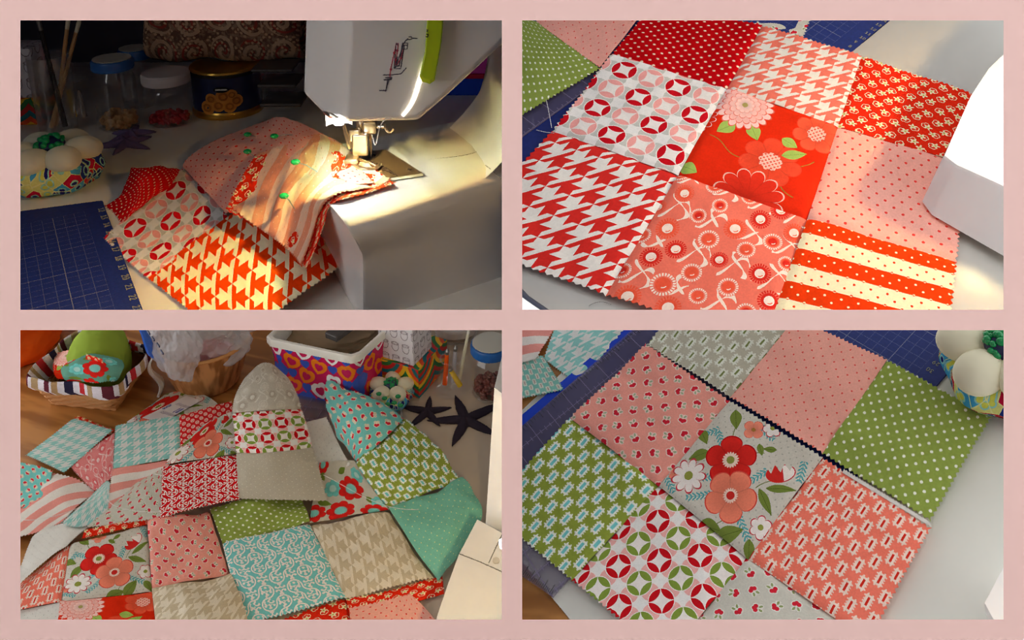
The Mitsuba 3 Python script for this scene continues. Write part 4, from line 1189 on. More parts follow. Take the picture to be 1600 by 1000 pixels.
def uv_box(x0, y0, z0, x1, y1, z1):
    """a box with bevelled edges whose uv is centimetres on every face"""
    m = rbox(x0, y0, z0, x1, y1, z1, .0015); m = trimesh.Trimesh(m.vertices[m.faces].reshape(-1, 3), np.arange(len(m.faces) * 3).reshape(-1, 3), process=False)
    n = np.repeat(np.abs(m.face_normals), 3, 0); v = m.vertices
    uv = np.where((n[:, 1:2] >= n[:, 0:1]) & (n[:, 1:2] >= n[:, 2:3]), v[:, [0, 2]], np.where(n[:, 0:1] > n[:, 2:3], v[:, [1, 2]], v[:, [0, 1]])) * 100
    return m, uv


def turned(m, c, a):
    m = m.copy(); m.apply_transform(trimesh.transformations.rotation_matrix(a, [0, 0, 1], [c[0], c[1], 0])); return m


p_ = B.at(34, 196); k_ = B.mpp(p_)
m, uv = uv_box(p_[0] - .05, p_[1], .0005, p_[0] + .028, p_[1] + .06, B.up(p_, 156))
single('retro_box', m, 'm_retro', 'small box printed with orange and green arcs at the left edge of the dark table', 'box', B, uv=uv)
m, uv = uv_box(p_[0] - .05, p_[1] + .006, B.up(p_, 156) + .0005, p_[0] + .022, p_[1] + .05, B.up(p_, 78))
single('acorn_carton', m, 'm_acorn', 'white carton printed with acorns standing on the box of arcs in the dark', 'carton', B, uv=uv)
starfish(B, B.at(205, 213), .032, .4, 'violet starfish in front of the blue lidded jar, farther of the two', seed=1)
starfish(B, B.at(196, 228), .040, .9, 'violet starfish lying on the dark table, nearer of the two', seed=2)
c = B.at(88, 290); c[2] = 0
pincushion(B, c, .052, 'flower pincushion with cream petals beside the dark cutting mat', seed=5)
mt = thing('cutting_mat', 'dark blue cutting mat lying in the shadow at the lower left of the machine', 'cutting mat')
m, uv, fr_ = sheet_quad(B, [(160, 313), (226, 492), (-120, 492), (-120, 350)], .0003, .0022)
part(mt, 'board', m, 'm_mat', B, uv=uv)
part(mt, 'numbers', on_board(fr_, [(str(k + 12), 2.0 + 2.0 * k, .7, 0) for k in range(12)], size=.006), 'm_mat_ink', B, label='pale numbers along the edge of the mat')
single('loose_thread', tube([B.at(*q_) for q_ in ((240, 262, .001), (232, 280, .001), (245, 300, .001))], .0003, 5, res=14), 'm_print_white', 'fine thread behind the dark red scrap', 'thread', B)
# ================================================================ upper right: the nine patch block in reds under the lamp
B = B2
wt = table(B, 0, 0, 1, 1, 'm_tabletop_c', 'white work table under the red and coral nine patch block', poly=Polygon([B.at(*q)[:2] for q in ((826, 462), (858, 484), (870, 494), (1600, 494), (1600, -20), (806, -20), (806, 440))]), legs=False)
g = [[(1018, 10), (1191, 39), (1347, 86), (1520, 148)], [(957, 84), (1137, 135), (1310, 195), (1508, 254)], [(863, 204), (1060, 271), (1262, 340), (1494, 408)], [(706, 374), (947, 460), (1190, 540), (1472, 600)]]
part(wt, 'edge_trim', cat_([tube([B.at(*q, -.004) for q in ((806, 449), (826, 464), (858, 486), (866, 496))], .0035, 8)]), 'm_steel', B, label='silver trim along its corner edge')
mt = thing('cutting_mat', 'blue cutting mat under the red and coral nine patch block', 'cutting mat')
m, uv, fr_ = sheet_quad(B, [(1250, 147), (1450, -18), (806, -20), (806, 264)], .0003, .0016)
part(mt, 'board', m, 'm_mat', B, uv=uv)
part(mt, 'numbers', on_board(fr_, [(str(k), 1.2 + 1.0 * k, .7, -1.57) for k in range(3, 22)], size=.0038), 'm_mat_ink', B, label='pale numbers along the edge of the mat')
rl = thing('quilting_ruler', 'smoky clear ruler between the green dotted square and the mat', 'ruler')
m, uv, fr_ = sheet_quad(B, [(806, 219), (950, 116), (960, 60), (806, 165)], .002, .0045)
part(rl, 'plate', m, 'm_ruler', B, uv=uv)
q2 = thing('quilt_block', 'corner of another block with a green and a pink dotted square at upper left', 'quilt block')
patch(q2, quad(B, [(770, 20), (838, 34), (937, 105), (800, 190)], .010), 'dots', (14, 12), B, cut='br', way=1, seed=201, N=50, wrinkle=.0012, rot=.5)
patch(q2, quad(B, [(838, 34), (862, -40), (1050, -40), (937, 105)], .009), 'dots', (12, 13), B, cut='rt', way=2, seed=202, N=50, wrinkle=.0012)
sc = thing('cloth_scrap', 'white scrap with pink print tucked behind the coral houndstooth square', 'fabric scrap')
patch(sc, quad(B, [(1200, 4), (1274, 8), (1255, 57), (1180, 40)], .002), 'cherry', (6, 5), B, cut='lr', way=1, seed=203, N=24)
blk = thing('quilt_block', 'nine patch quilt block of red, coral and pink cottons with a red peony centre', 'quilt block')
F9 = [[('dots', 0, 0, (0, 0)), ('hound', 1, 0, (0, 0)), ('sprig', 0, 0, (0, 0))],
      [('peel', 0, 0, (0.6, 0.9)), ('peony', 0, 0, (0, 0)), ('dots', 6, 0.2, (0, 0))],
      [('hound', 0, 0, (0, 0)), ('rings', 0, 0, (0, 0)), ('stripe', 0, 0, (0, 0.0))]]
for r in range(3):
    for c in range(3):
        k, w, ro, of = F9[r][c]
        S = quad(B, [g[r][c], g[r][c + 1], g[r + 1][c + 1], g[r + 1][c]], 0.0025)
        S = quad(B, [(*q_, .0058) for q_ in (g[r][c], g[r][c + 1], g[r + 1][c + 1], g[r + 1][c])])
        cut = ('t' if r == 0 else '') + ('b' if r == 2 else '') + ('l' if c == 0 else '') + ('r' if c == 2 else '')
        patch(blk, S, k, (12, 12), B, cut=cut, seam=''.join(x for x in 'tbrl' if x not in cut), rot=ro, off=of, way=w, seed=r * 3 + c)
thread(B, [(852, 150, .010), (858, 178, .008), (862, 200, .006)], 'white loose thread sticking up beside the ruler and the grey ringed square')
thread(B, [(838, 203, .003), (850, 206, .004), (866, 208, .006)], 'short white thread lying on the blue mat edge')
thread(B, [(955, 476, .001), (935, 472, .002), (920, 478, .001)], 'dark thread lying on the table before the coral square', mat='m_machine_seam', r=.0002)
# end of the sewing machine, its lamp shining on the table from under the head out of view
ms = thing('sewing_machine', 'white end of a sewing machine over the right edge of the nine patch block', 'sewing machine')
hz = .050
P_t = [(1474, 244), (1494, 259), (1590, 302), (1680, 342), (1680, 0), (1590, 60), (1568, 84), (1545, 106), (1516, 150)]
P_b = [(1440, 317), (1455, 338), (1570, 404), (1680, 470), (1680, 100), (1600, 140), (1575, 160), (1550, 185), (1515, 225)]
Tq, Bq = np.array([B.at(*q, hz) for q in P_t]), np.array([B.at(*q, .007) for q in P_b]); cc = Tq.mean(0)
Mq = Bq * .06 + Tq * .94
part(ms, 'free_arm', loft([Bq * .97 + Bq.mean(0) * .03 - [0, 0, .0005], Bq + [0, 0, .002], Mq, (Tq - cc) * .985 + cc]), 'm_machine', B, smooth=28)
part(ms, 'seam', tube([Bq[1] * .93 + Tq[1] * .07, Bq[2] * .93 + Tq[2] * .07, Bq[3] * .93 + Tq[3] * .07], .0005, 5), 'm_machine_seam', B)
hd0 = B.at(1640, 150, .11)
part(ms, 'head', rbox(hd0[0], hd0[1] - .03, hd0[2], hd0[0] + .12, hd0[1] + .06, hd0[2] + .15, .012), 'm_machine', B)
lk2 = part(ms, 'lamp_bulb', lathe([(0, -.005), (.007, -.003), (.008, .003), (0, .004)], 20, hd0 + [.012, 0.0, -.006]), 'm_white_plastic', B, smooth=True)
scene[lk2]['emitter'] = lamp('l2', LAMP_2)
# ================================================================ lower left: heaps of aqua, red and stone patchwork before baskets and boxes
B = B3
edge_line = [B.at(x, y)[:2] for x, y in ((486, 503), (478, 560), (60, 985))]
W_L = B.at(-260, 600)[0]; far_y = 1.58
wood = Polygon([edge_line[2], edge_line[1], (edge_line[0][0], far_y), (-.94, far_y), (-.94, edge_line[2][1])])
white = Polygon([(edge_line[2][0] + .002, edge_line[2][1]), (edge_line[1][0] + .002, edge_line[1][1]), (edge_line[0][0] + .002, far_y), (-.004, far_y), (-.004, edge_line[2][1])])
tw = table(B, 0, 0, 1, 1, 'm_wood', 'brown wooden table under the striped basket and the wooden bowl', poly=wood, thick=.025)
tv = table(B, 0, 0, 1, 1, 'm_tabletop_b', 'white table beside the wooden one, under the jars and starfish', poly=white, thick=.025)


# ---- baskets and boxes along the back
def f_lining(p, n, uv):
    t = fr(uv.x / 9.0) * 9.0
    col = C3(lin(226, 222, 232))
    for a, b, c in ((0.4, 1.5, (96, 34, 50)), (2.6, 3.5, (176, 150, 112)), (4.3, 5.3, (196, 44, 52)), (6.2, 7.2, (34, 30, 62)), (8.0, 8.9, (180, 146, 104))):
        col = over(col, (t > a) & (t < b), c)
    return weave(col, uv.x, uv.y)


def f_wicker(p, n, uv):
    k = dr.floor(uv.y / .5)
    s = dr.sin(uv.x * 4.2 + k * math.pi)
    return mix(lin(112, 72, 34), lin(206, 160, 100), dr.clip(.5 + .5 * s, 0, 1)) * (.7 + .5 * noise(uv.x * 6, uv.y * 3))


def f_hearts(p, n, uv):
    u, v = uv.x, uv.y
    col = C3(lin(206, 30, 92))
    x, y, i, j = lattice(u, v, 4.8, 4.2)
    q = cell_rand(i, j, 2)
    a = (cell_rand(i, j, 3) - .5) * .9
    x, y = turn(x, y, a)
    s = 1.05 + .45 * cell_rand(i, j, 4)
    hx, hy = x / s, y / s + .1
    H = lambda k: (lambda a_: (a_ * a_ * a_ - dr.square(hx / k) * (hy / k) * dr.square(hy / k) < 0))(dr.square(hx / k) + dr.square(hy / k) - 1)
    c1 = dr.select(q < .36, C3(lin(240, 236, 240)), dr.select(q < .68, C3(lin(240, 130, 30)), C3(lin(64, 96, 200))))
    c2 = dr.select(q < .36, C3(lin(206, 40, 96)), dr.select(q < .68, C3(lin(206, 30, 92)), C3(lin(70, 100, 206))))
    col = dr.select(H(1.0), c1, col); col = dr.select(H(.52), c2, col)
    x2, y2, i2, j2 = lattice(u + 2.4, v, 4.8, 4.2)
    hx, hy = x2 / .7, y2 / .7
    return dr.select(H(1.0) & (cell_rand(i2, j2, 6) > .35), C3(lin(60, 90, 196)), col)


for key_, fn_, r_ in (('m_lining', f_lining, .9), ('m_wicker', f_wicker, .7), ('m_hearts', f_hearts, .35)): textured(key_, fn_, r_, .3)
plain('m_green_cloth', (146, 172, 62), 0.85, 0.2)
plain('m_bowl_wood', (196, 140, 86), 0.6, 0.3)
plain('m_orange_cloth', (236, 96, 20), 0.8, 0.2)
plain('m_bag_white', (178, 178, 188), 0.35, 0.5)
plain('m_bag_blue', (50, 100, 200), 0.4, 0.4)
scene['m_clear_bag'] = {'type': 'blendbsdf', 'weight': 0.5, 'a': {'type': 'thindielectric', 'int_ior': 1.45}, 'b': {'type': 'twosided', 'bsdf': {'type': 'principled', 'base_color': {'type': 'rgb', 'value': [.62, .60, .62]}, 'roughness': .12, 'specular': 1.0}}}


def ring_quad(P, z, n=12, r=.15):
    """rounded four sided ring through plan corners P at height z, 4 n points"""
    pg = Polygon(P).buffer(-.012).buffer(.012)
    L = pg.exterior.length; out = [pg.exterior.interpolate(L * k / (4 * n)).coords[0] for k in range(4 * n)]
    return np.array([[x, y, z] for x, y in out])


def wall_band(rings, uvscale=100, close_bottom=False):
    R = np.asarray(rings); k, n = R.shape[:2]
    R = np.concatenate([R, R[:, :1]], 1)
    seg = np.r_[0, np.cumsum(np.linalg.norm(np.diff(R.mean(0), axis=0), axis=1))]
    dep = np.r_[0, np.cumsum(np.linalg.norm(np.diff(R, axis=0), axis=2).mean(1))]
    uv = np.stack(np.meshgrid(seg, dep), -1).reshape(-1, 2) * uvscale
    i, j = np.meshgrid(np.arange(k - 1), np.arange(n), indexing='ij'); w = n + 1
    q = np.stack([i * w + j, i * w + j + 1, (i + 1) * w + j + 1, (i + 1) * w + j], -1).reshape(-1, 4)
    return (R.reshape(-1, 3), np.vstack([q[:, [0, 1, 2]], q[:, [0, 2, 3]]])), uv


# striped lined wicker basket
bk = thing('lined_basket', 'low wicker basket with a striped cloth lining folded over its rim', 'basket')
zr = .085
base = [B.at(x, y)[:2] for x, y in ((78, 632), (181, 643), (236, 560), (140, 548))]
rim = [B.at(x, y, zr)[:2] for x, y in ((30, 590), (182, 606), (241, 540), (120, 512))]
mid = [np.array(a) * .35 + np.array(b) * .65 for a, b in zip(base, rim)]
m, uv = wall_band([ring_quad(base, .001), ring_quad(np.array(base) * .7 + np.array(mid) * .3, .03), ring_quad(mid, .055)]); part(bk, 'wicker_wall', m, 'm_wicker', B, uv=uv)
part(bk, 'bottom', prism(Polygon(base), .004, .001), 'm_bowl_wood', B)
for k in range(7):
    rg = ring_quad(np.array(base) * (1 - k / 9) + np.array(mid) * (k / 9), .004 + .006 * k); rg = np.vstack([rg, rg[:1]])
    rg[:, 2] += .0012 * np.sin(np.arange(len(rg)) * 2.2 + k * 3.14); part(bk, 'cane', tube(rg, .0028, 6), 'm_bowl_wood', B)
ex = lambda P, s: (np.array(P) - np.mean(P, 0)) * s + np.mean(P, 0)
m, uv = wall_band([ring_quad(ex(mid, 1.06), .052), ring_quad(ex(rim, 1.01), .068), ring_quad(rim, zr - .004), ring_quad(ex(rim, .985), zr), ring_quad(ex(rim, .96), zr - .004), ring_quad(ex(mid, .93), .05), ring_quad(ex(base, .95), .012)])
v = m[0].copy(); v[:, :2] += .003 * np.stack([np.sin(uv[:, 0] * 1.1), np.cos(uv[:, 0] * .9)], 1); part(bk, 'lining', (v, m[1]), 'm_lining', B, uv=uv, label='white lining with dark red, tan, red and navy stripes')


def crumple(c, ext, seed, amp=.25, sub=4, flat=.0, rot=0):
    s = trimesh.creation.icosphere(subdivisions=sub, radius=1.0); v = s.vertices
    n = meshkit.fbm(v * 1.7 + seed * 7, 4, seed); v = v * (1 + amp * (n - .5) * 2)[:, None]
    v = v * ext; c_, s_ = math.cos(rot), math.sin(rot)
    v = np.stack([c_ * v[:, 0] - s_ * v[:, 1], s_ * v[:, 0] + c_ * v[:, 1], v[:, 2]], 1) + c
    v[:, 2] = np.maximum(v[:, 2], flat)
    return trimesh.Trimesh(v, s.faces, process=False)


gc = B.at(176, 546, .09)
single('green_cloth', crumple(gc + [-.028, .010, -.03], (.046, .050, .062), 3, .10, 4, .014), 'm_green_cloth', 'folded plain green cloth lying in the striped basket', 'cloth', B, smooth=True)
fs = thing('cloth_scrap', 'teal flowered scrap on top of the pieces in the striped basket', 'fabric scrap')
patch(fs, net(B, [[(106, 566, .085), (140, 556, .098), (190, 566, .092)], [(98, 583, .085), (140, 574, .10), (192, 578, .094)], [(112, 596, .08), (150, 598, .09), (178, 592, .085)]]), 'poppy', (12, 9), B, cut='tblr', way=1, N=30, seed=90, wrinkle=.004)
fs = thing('cloth_scrap', 'red flowered scrap under the teal one in the striped basket', 'fabric scrap')
patch(fs, net(B, [[(88, 555, .07), (130, 548, .085), (160, 560, .085)], [(84, 575, .07), (110, 572, .08), (150, 575, .085)], [(90, 592, .066), (112, 592, .07), (140, 590, .075)]]), 'peony', (9, 9), B, cut='tblr', N=30, seed=91, wrinkle=.004)
fs = thing('cloth_scrap', 'small pinked red scrap standing up before the green cloth', 'fabric scrap')
patch(fs, net(B, [[(138, 552, .11), (160, 560, .115)], [(136, 566, .095), (164, 572, .095)]]), 'sprig', (5, 3), B, cut='tblr', N=20, seed=92, wrinkle=.002)
single('orange_bundle', crumple(B.at(42, 600) * [1, 1, 0] + [-.06, .10, .06], (.07, .10, .075), 8, .3, 4, .001), 'm_orange_cloth', 'bright orange bundle at the left edge behind the striped basket', 'cloth bundle', B, smooth=True)
# wooden bowl with a clear bag
bc = B.at(310, 622); br = B.mpp(bc) * 50; bc = np.array([bc[0], bc[1] + br * .9, 0]); R2_ = br * 1.5; bh = B.up(bc - [0, R2_, 0], 570)
bo = thing('wooden_bowl', 'thin walled wooden chip bowl holding a clear plastic bag', 'bowl')
wv_ = lathe([(0, .001), (br * .9, .001), (br, .003), (br * 1.16, bh * .3), (br * 1.33, bh * .65), (R2_, bh), (R2_ * .97, bh), (br * 1.3, bh * .65), (br * 1.13, bh * .3), (br * .9, .006), (0, .006)], 72, bc)
part(bo, 'shell', wv_, 'm_chipwood', B, smooth=40)
part(bo, 'rim', trimesh.creation.torus(R2_ * .985, .003, 72, 8).apply_translation([bc[0], bc[1], bh]), 'm_bowl_wood', B, smooth=True)
single('plastic_bag', crumple(bc + [.02, .0, bh + .02], (R2_ * .80, R2_ * .74, bh * .6), 11, .6, 5), 'm_clear_bag', 'crumpled clear plastic bag filling the wooden bowl', 'plastic bag', B, smooth=20)
single('red_cloth', crumple(bc + [.01, -.02, bh * .72], (R2_ * .6, R2_ * .5, bh * .2), 12, .2, 3), 'm_box_red', 'red cloth glimpsed under the clear bag in the wooden bowl', 'cloth', B, smooth=True)
pb = thing('packet', 'white packet with a blue edge leaning between the basket and the bowl', 'packet')
w3 = B.at(258, 556, .12); part(pb, 'body', crumple(w3 + [.004, .03, .0], (.036, .022, .062), 21, .38, 5, .002), 'm_clear_bag', B, smooth=True)
e1 = [B.at(219, 510, .17), B.at(232, 538, .13), B.at(243, 556, .10), B.at(256, 565, .085)]
part(pb, 'blue_edge', tube(e1, [.004, .006, .007, .003], 8, res=16), 'm_bag_blue', B)
part(pb, 'stitches', cat_([tube([B.at(x, y, h) + [0, -.002, .0], B.at(x + 4, y + 6, h) + [0, -.002, .0]], .0013, 5) for x, y, h in ((231, 515, .175), (238, 525, .165), (246, 535, .15), (252, 546, .14))]), 'm_navy', B)
single('paper_tag', tube([B.at(238, 560, .08), B.at(246, 590, .03), B.at(252, 600, .012), B.at(247, 620, .004)], [.0012, .004, .006, .002], 6, res=14), 'm_print_white', 'pale folded paper strip hanging from the packet to the table', 'paper strip', B)
# hearts box
hb = thing('hearts_box', 'pink plastic box printed with white, orange and blue hearts, its rim white', 'box')
zt_ = B.up(B.at(500, 625), 558)
fl, frp = B.at(416, 577), B.at(553, 618)
zt_ = .100
tl, tr = B.at(414, 527, zt_), B.at(555, 557, zt_)
bl_, br_ = B.at(420, 578, 0.001), B.at(550, 630, 0.001)
dp = np.array([.08, .16, 0])
P4 = [np.array([*tl[:2], 0]), np.array([*tr[:2], 0]), np.array([*tr[:2], 0]) + dp, np.array([*tl[:2], 0]) + dp]
Pb = [P4[0] * .96 + np.mean(P4, 0) * .04, P4[1] * .96 + np.mean(P4, 0) * .04, P4[2] * .96 + np.mean(P4, 0) * .04, P4[3] * .96 + np.mean(P4, 0) * .04]
rg = lambda P, z: ring_quad([q[:2] for q in P], z)
m, uv = wall_band([rg(Pb, .001), rg(Pb, .06), rg(P4, zt_ - .012)]); part(hb, 'wall', m, 'm_hearts', B, uv=uv)
part(hb, 'floor', prism(Polygon([q[:2] for q in Pb]).buffer(-.003), .004, .001), 'm_white_plastic', B)
m, uv = wall_band([rg(ex(P4, 1.0), zt_ - .014), rg(ex(P4, 1.035), zt_ - .012), rg(ex(P4, 1.035), zt_ - .002), rg(ex(P4, 1.02), zt_), rg(ex(P4, .97), zt_), rg(ex(P4, .95), zt_ - .004), rg(ex(P4, .94), .01)]); part(hb, 'rim', m, 'm_white_plastic', B, smooth=40, label='white rolled rim and inside')
single('dark_strip', turned(rbox(P4[1][0] - .07, P4[1][1] + .01, zt_ + .001, P4[1][0] - .045, P4[1][1] + .17, zt_ + .012, .003), P4[1], -.55), 'm_box_dark', 'dark strip lying across the rim of the hearts box', 'strip', B)
rng = np.random.default_rng(5)
single('paper_bundle', crumple(np.mean(P4, 0) + [-.02, .01, zt_ - .03], (.08, .06, .02), 31, .3, 4), 'm_paper_brown', 'brown paper bundle inside the hearts box', 'paper bundle', B, smooth=True)
# retro box with the acorn carton
p_ = B.at(590, 603); q_ = B.at(655, 624); a_ = math.atan2(q_[1] - p_[1], q_[0] - p_[0]); w_ = np.linalg.norm(q_ - p_); zr_ = .052
m, uv = uv_box(p_[0], p_[1], .0005, p_[0] + w_, p_[1] + .09, zr_)
single('retro_box', turned(m, p_, a_), 'm_retro', 'small box with orange, yellow and green arcs beside the hearts box', 'box', B, uv=uv)
m, uv = uv_box(p_[0] + .002, p_[1] + .004, zr_ + .0005, p_[0] + w_ * .86, p_[1] + .06, zr_ + .13)
single('acorn_carton', turned(m, p_, a_), 'm_acorn', 'white carton with acorn drawings standing on the box of arcs beside the flask', 'carton', B, uv=uv)
# flask with pens, jar with blue lid
c = stand(B, 703, 633, .035); r = B.mpp(c) * 27
bottle(B, c, r, B.up(c, 560), 'wide glass flask holding pens behind the black starfish')
t5 = lambda x, y, dy=0: on_plane(B, x, y, [0, c[1] + dy, 0], [0, 1, 0])
stick(B, c + [-.01, 0, .012], t5(699, 545), .004, 'm_orange', 'orange pen sticking up out of the wide flask', 'pen', 'pen')
stick(B, c + [.002, .006, .012], t5(712, 540, .006), .004, 'm_bag_white', 'white pen sticking up out of the wide flask', 'pen', 'pen')
stick(B, c + [.014, -.004, .012], t5(702, 575, -.004), .0045, 'm_yellow', 'yellow pen slanting inside the wide flask', 'pen', 'pen')
stick(B, c + [.012, .012, .012], t5(734, 508, .012), .003, 'm_cream', 'long pale brush rising from the wide flask', tip='m_print_white')
c = stand(B, 766, 632, .03); r = B.mpp(c) * 31
jar(B, c, r, B.up(c, 536), 'big glass jar of beads with a blue lid beside the wide flask', lid='blue', lid_h=.014)
single('button_pile', bead_pile(c + [0, 0, .002], r * .8, 170, .0036, 14, .03), 'm_mixed', 'mixed beads at the bottom of the big blue lidded jar', 'beads', B, smooth=True, kind='stuff')
c = stand(B, 704, 528, .02)
c = B.at(706, 590); c[2] = 0; c[1] += .12
jar(B, c, B.mpp(c) * 34, B.up(c, 500), 'tall clear jar standing behind the wide flask of pens', lid='white', lid_h=.014)
starfish(B, B.at(668, 646), .044, .3, 'black starfish beside the green pins, the left of the two', mat='m_black_star', seed=3)
starfish(B, B.at(728, 658), .064, 1.9, 'black starfish in front of the jars, the right and bigger of the two', mat='m_black_star', seed=6)
pc = B.at(612, 628); pc[2] = 0
pincushion(B, pc, .035, 'pincushion crowded with green pins between the hearts box and the starfish', seed=8, petals_n=5)
rng = np.random.default_rng(12)
PW = ('leftmost in the pincushion beside the hearts box', 'second from the left in the pincushion by the hearts box', 'front left of the pincushion by the hearts box', 'front middle of the pincushion by the hearts box', 'back right of the pincushion by the hearts box', 'front right of the pincushion by the hearts box')
for k, (x, y) in enumerate(((592, 618), (601, 625), (606, 634), (616, 632), (622, 622), (626, 636))):
    pin(B, B.at(x, y, .034) + [0, 0, 0], (.2, -.3, -1), 'green headed pin ' + PW[k], 'green headed pins in the small pincushion')
struct('wall_back', bx(-.95, far_y, -.03, -.006, far_y + .01, .44), 'm_alcove_light', bay=B)

# ---- the patchwork
big = thing('patchwork_quilt', 'large rumpled patchwork of aqua, green, red and stone squares across the lower table', 'quilt top')
LOW = .010


def pt(parent, rows, fabric, size=(11.5, 11.5), h=LOW, **kw):
    return patch(parent, net(B, rows, h), fabric, size, B, **kw)


pt(big, [[(514, 596, .040), (570, 617, .050), (630, 655, .030)], [(509, 632, .035), (556, 652, .055), (604, 682, .04)], [(532, 694, .018), (545, 712, .02), (557, 724, .018)]], 'cherry', way=2, size=(12, 11), cut='tl', seam='b', seed=101, wrinkle=.0045)
pt(big, [[(557, 723, .018), (600, 687, .034), (630, 655, .030)], [(582, 762, .022), (636, 730, .040), (680, 696, .03)], [(608, 797, .012), (668, 771, .022), (720, 745, .022)]], 'ikat', way=0, cut='r', seam='tb', seed=102, wrinkle=.0045)
pt(big, [[(608, 796, .012), (668, 770, .022), (720, 744, .022)], [(645, 850, .012), (700, 822, .03), (746, 786, .022)], [(678, 904, .010), (702, 887, .014), (742, 822, .014)]], 'dots', way=3, cut='r', seam='t', seed=103, wrinkle=.0045)
pt(big, [[(500, 725, .012), (530, 722, .014), (554, 721, .018)], [(490, 775, .012), (540, 770, .014), (582, 764, .02)], [(484, 814, .012), (545, 805, .010), (608, 796, .012)]], 'poppy', way=0, cut='t', seam='b', seed=104, wrinkle=.002)
pt(big, [[(484, 815, .012), (545, 806, .013), (608, 797, .012)], [(511, 872, .012), (580, 862, .018), (644, 850, .012)], [(540, 932, .010), (610, 917, .010), (678, 904, .010)]], 'hound', way=3, cut='b', seam='tlr', seed=105, wrinkle=.0045, rot=.5)
pt(big, [[(347, 847, .012), (415, 830, .014), (484, 815, .012)], [(362, 905, .012), (440, 890, .016), (512, 872, .012)], [(384, 975, .010), (460, 955, .01), (541, 932, .010)]], 'scroll', way=1, cut='b', seam='tlr', seed=106, wrinkle=.002)
pt(big, [[(327, 793, .014), (400, 778, .02), (472, 776, .016)], [(337, 820, .014), (410, 806, .02), (478, 796, .014)], [(347, 847, .012), (415, 831, .014), (484, 815, .012)]], 'dots', way=1, size=(11.5, 7), seam='bl', cut='t', seed=107, wrinkle=.0045)
pt(big, [[(232, 815, .016), (280, 806, .02), (327, 796, .014)], [(234, 866, .016), (290, 858, .02), (343, 845, .014)], [(237, 918, .012), (297, 906, .014), (359, 893, .012)]], 'cherry', way=0, seam='tblr', seed=108, wrinkle=.0045)
pt(big, [[(110, 848, .014), (170, 833, .018), (232, 818, .016)], [(101, 892, .014), (168, 880, .02), (234, 867, .016)], [(94, 936, .012), (165, 930, .014), (237, 922, .012)]], 'garden', way=0, size=(12, 11), off=(.0, 1.2), rot=.0, seam='tblr', seed=109, wrinkle=.002)
pt(big, [[(40, 905, .004), (72, 878, .01), (109, 850, .014)], [(15, 930, .003), (60, 905, .01), (101, 894, .014)], [(-20, 965, .003), (40, 950, .008), (94, 938, .012)]], 'ikat', way=1, size=(9, 9), cut='tl', seam='r', seed=110, wrinkle=.002)
pt(big, [[(94, 937, .012), (165, 931, .014), (237, 923, .012)], [(88, 980, .010), (165, 975, .012), (242, 968, .010)], [(80, 1024, .008), (160, 1020, .008), (248, 1015, .008)]], 'peony', way=0, seam='t', cut='b', seed=111)
pt(big, [[(237, 919, .012), (297, 907, .014), (359, 894, .012)], [(242, 965, .012), (310, 950, .022), (372, 932, .012)], [(248, 1015, .01), (320, 1005, .012), (390, 990, .010)]], 'hound', way=3, seam='tl', cut='b', seed=112, wrinkle=.0045)
pt(big, [[(20, 955, .003), (55, 948, .006), (94, 940, .01)], [(-20, 1020, .003), (40, 1015, .005), (84, 1010, .008)]], 'dots', way=5, size=(8, 8), cut='bl', seed=113)

und = thing('quilt_row', 'row of orange red, peach and flowered squares beside the white machine', 'quilt row')
pt(und, [[(388, 984), (460, 960), (541, 934)], [(400, 1020), (470, 1005), (552, 985)]], 'sprig', size=(11.5, 5), h=.005, cut='t', seam='r', seed=120)
pt(und, [[(541, 936), (615, 920), (690, 900)], [(546, 962), (618, 946), (693, 926)]], 'sprig', size=(11.5, 4), h=.006, cut='tr', seam='b', seed=121)
pt(und, [[(546, 950), (618, 934), (640, 926)], [(550, 985), (620, 985), (690, 985)], [(560, 1024), (625, 1024), (690, 1024)]], 'dots', size=(11, 11), h=.0075, way=6, cut='t', seed=122)

# hemmed edge turned up over the flowers
hem = thing('fabric_strip', 'coral pinked edge folded up along the top of the grey floral square', 'fabric strip')
pt(hem, [[(132, 828, .022), (180, 818, .024), (232, 808, .022)], [(128, 841, .018), (180, 829, .019), (232, 819, .017)]], 'sprig', size=(11, 1.4), way=0, cut='tb', seed=123, N=56)

# folded strip in the middle
st = thing('quilt_strip', 'folded strip of stone rings, red and green rings and dotted beige standing in the middle', 'quilt strip')
pt(st, [[(394, 580, .062), (415, 567, .07), (440, 580, .062)], [(372, 608, .060), (418, 600, .068), (458, 603, .055)], [(363, 645, .046), (416, 640, .054), (471, 638, .038)]], 'rings', way=2, size=(11.5, 9), cut='tlr', seam='b', seed=130, wrinkle=.001)
pt(st, [[(363, 645, .046), (416, 640, .054), (471, 638, .038)], [(366, 676, .040), (422, 673, .048), (480, 667, .032)], [(369, 706, .034), (428, 705, .042), (488, 698, .026)]], 'peel', way=1, size=(12.5, 8.5), cut='lr', seam='tb', seed=131, wrinkle=.001)
pt(st, [[(369, 706, .034), (428, 705, .042), (488, 698, .026)], [(371, 742, .028), (434, 741, .034), (500, 740, .024)], [(373, 779, .024), (440, 781, .026), (511, 782, .022)]], 'dots', way=4, cut='blr', seam='t', seed=132, wrinkle=.0015)
lin_ = thing('cloth_scrap', 'pale dotted cloth lying under the folded strip, beside the aqua cherries', 'fabric scrap')
pt(lin_, [[(478, 662, .012), (494, 657, .016), (510, 652, .022)], [(485, 695, .012), (508, 690, .014), (530, 695, .016)], [(503, 742, .014), (526, 735, .014), (548, 727, .019)]], 'dots', way=5, size=(5, 11), cut='lr', seed=133, wrinkle=.002)

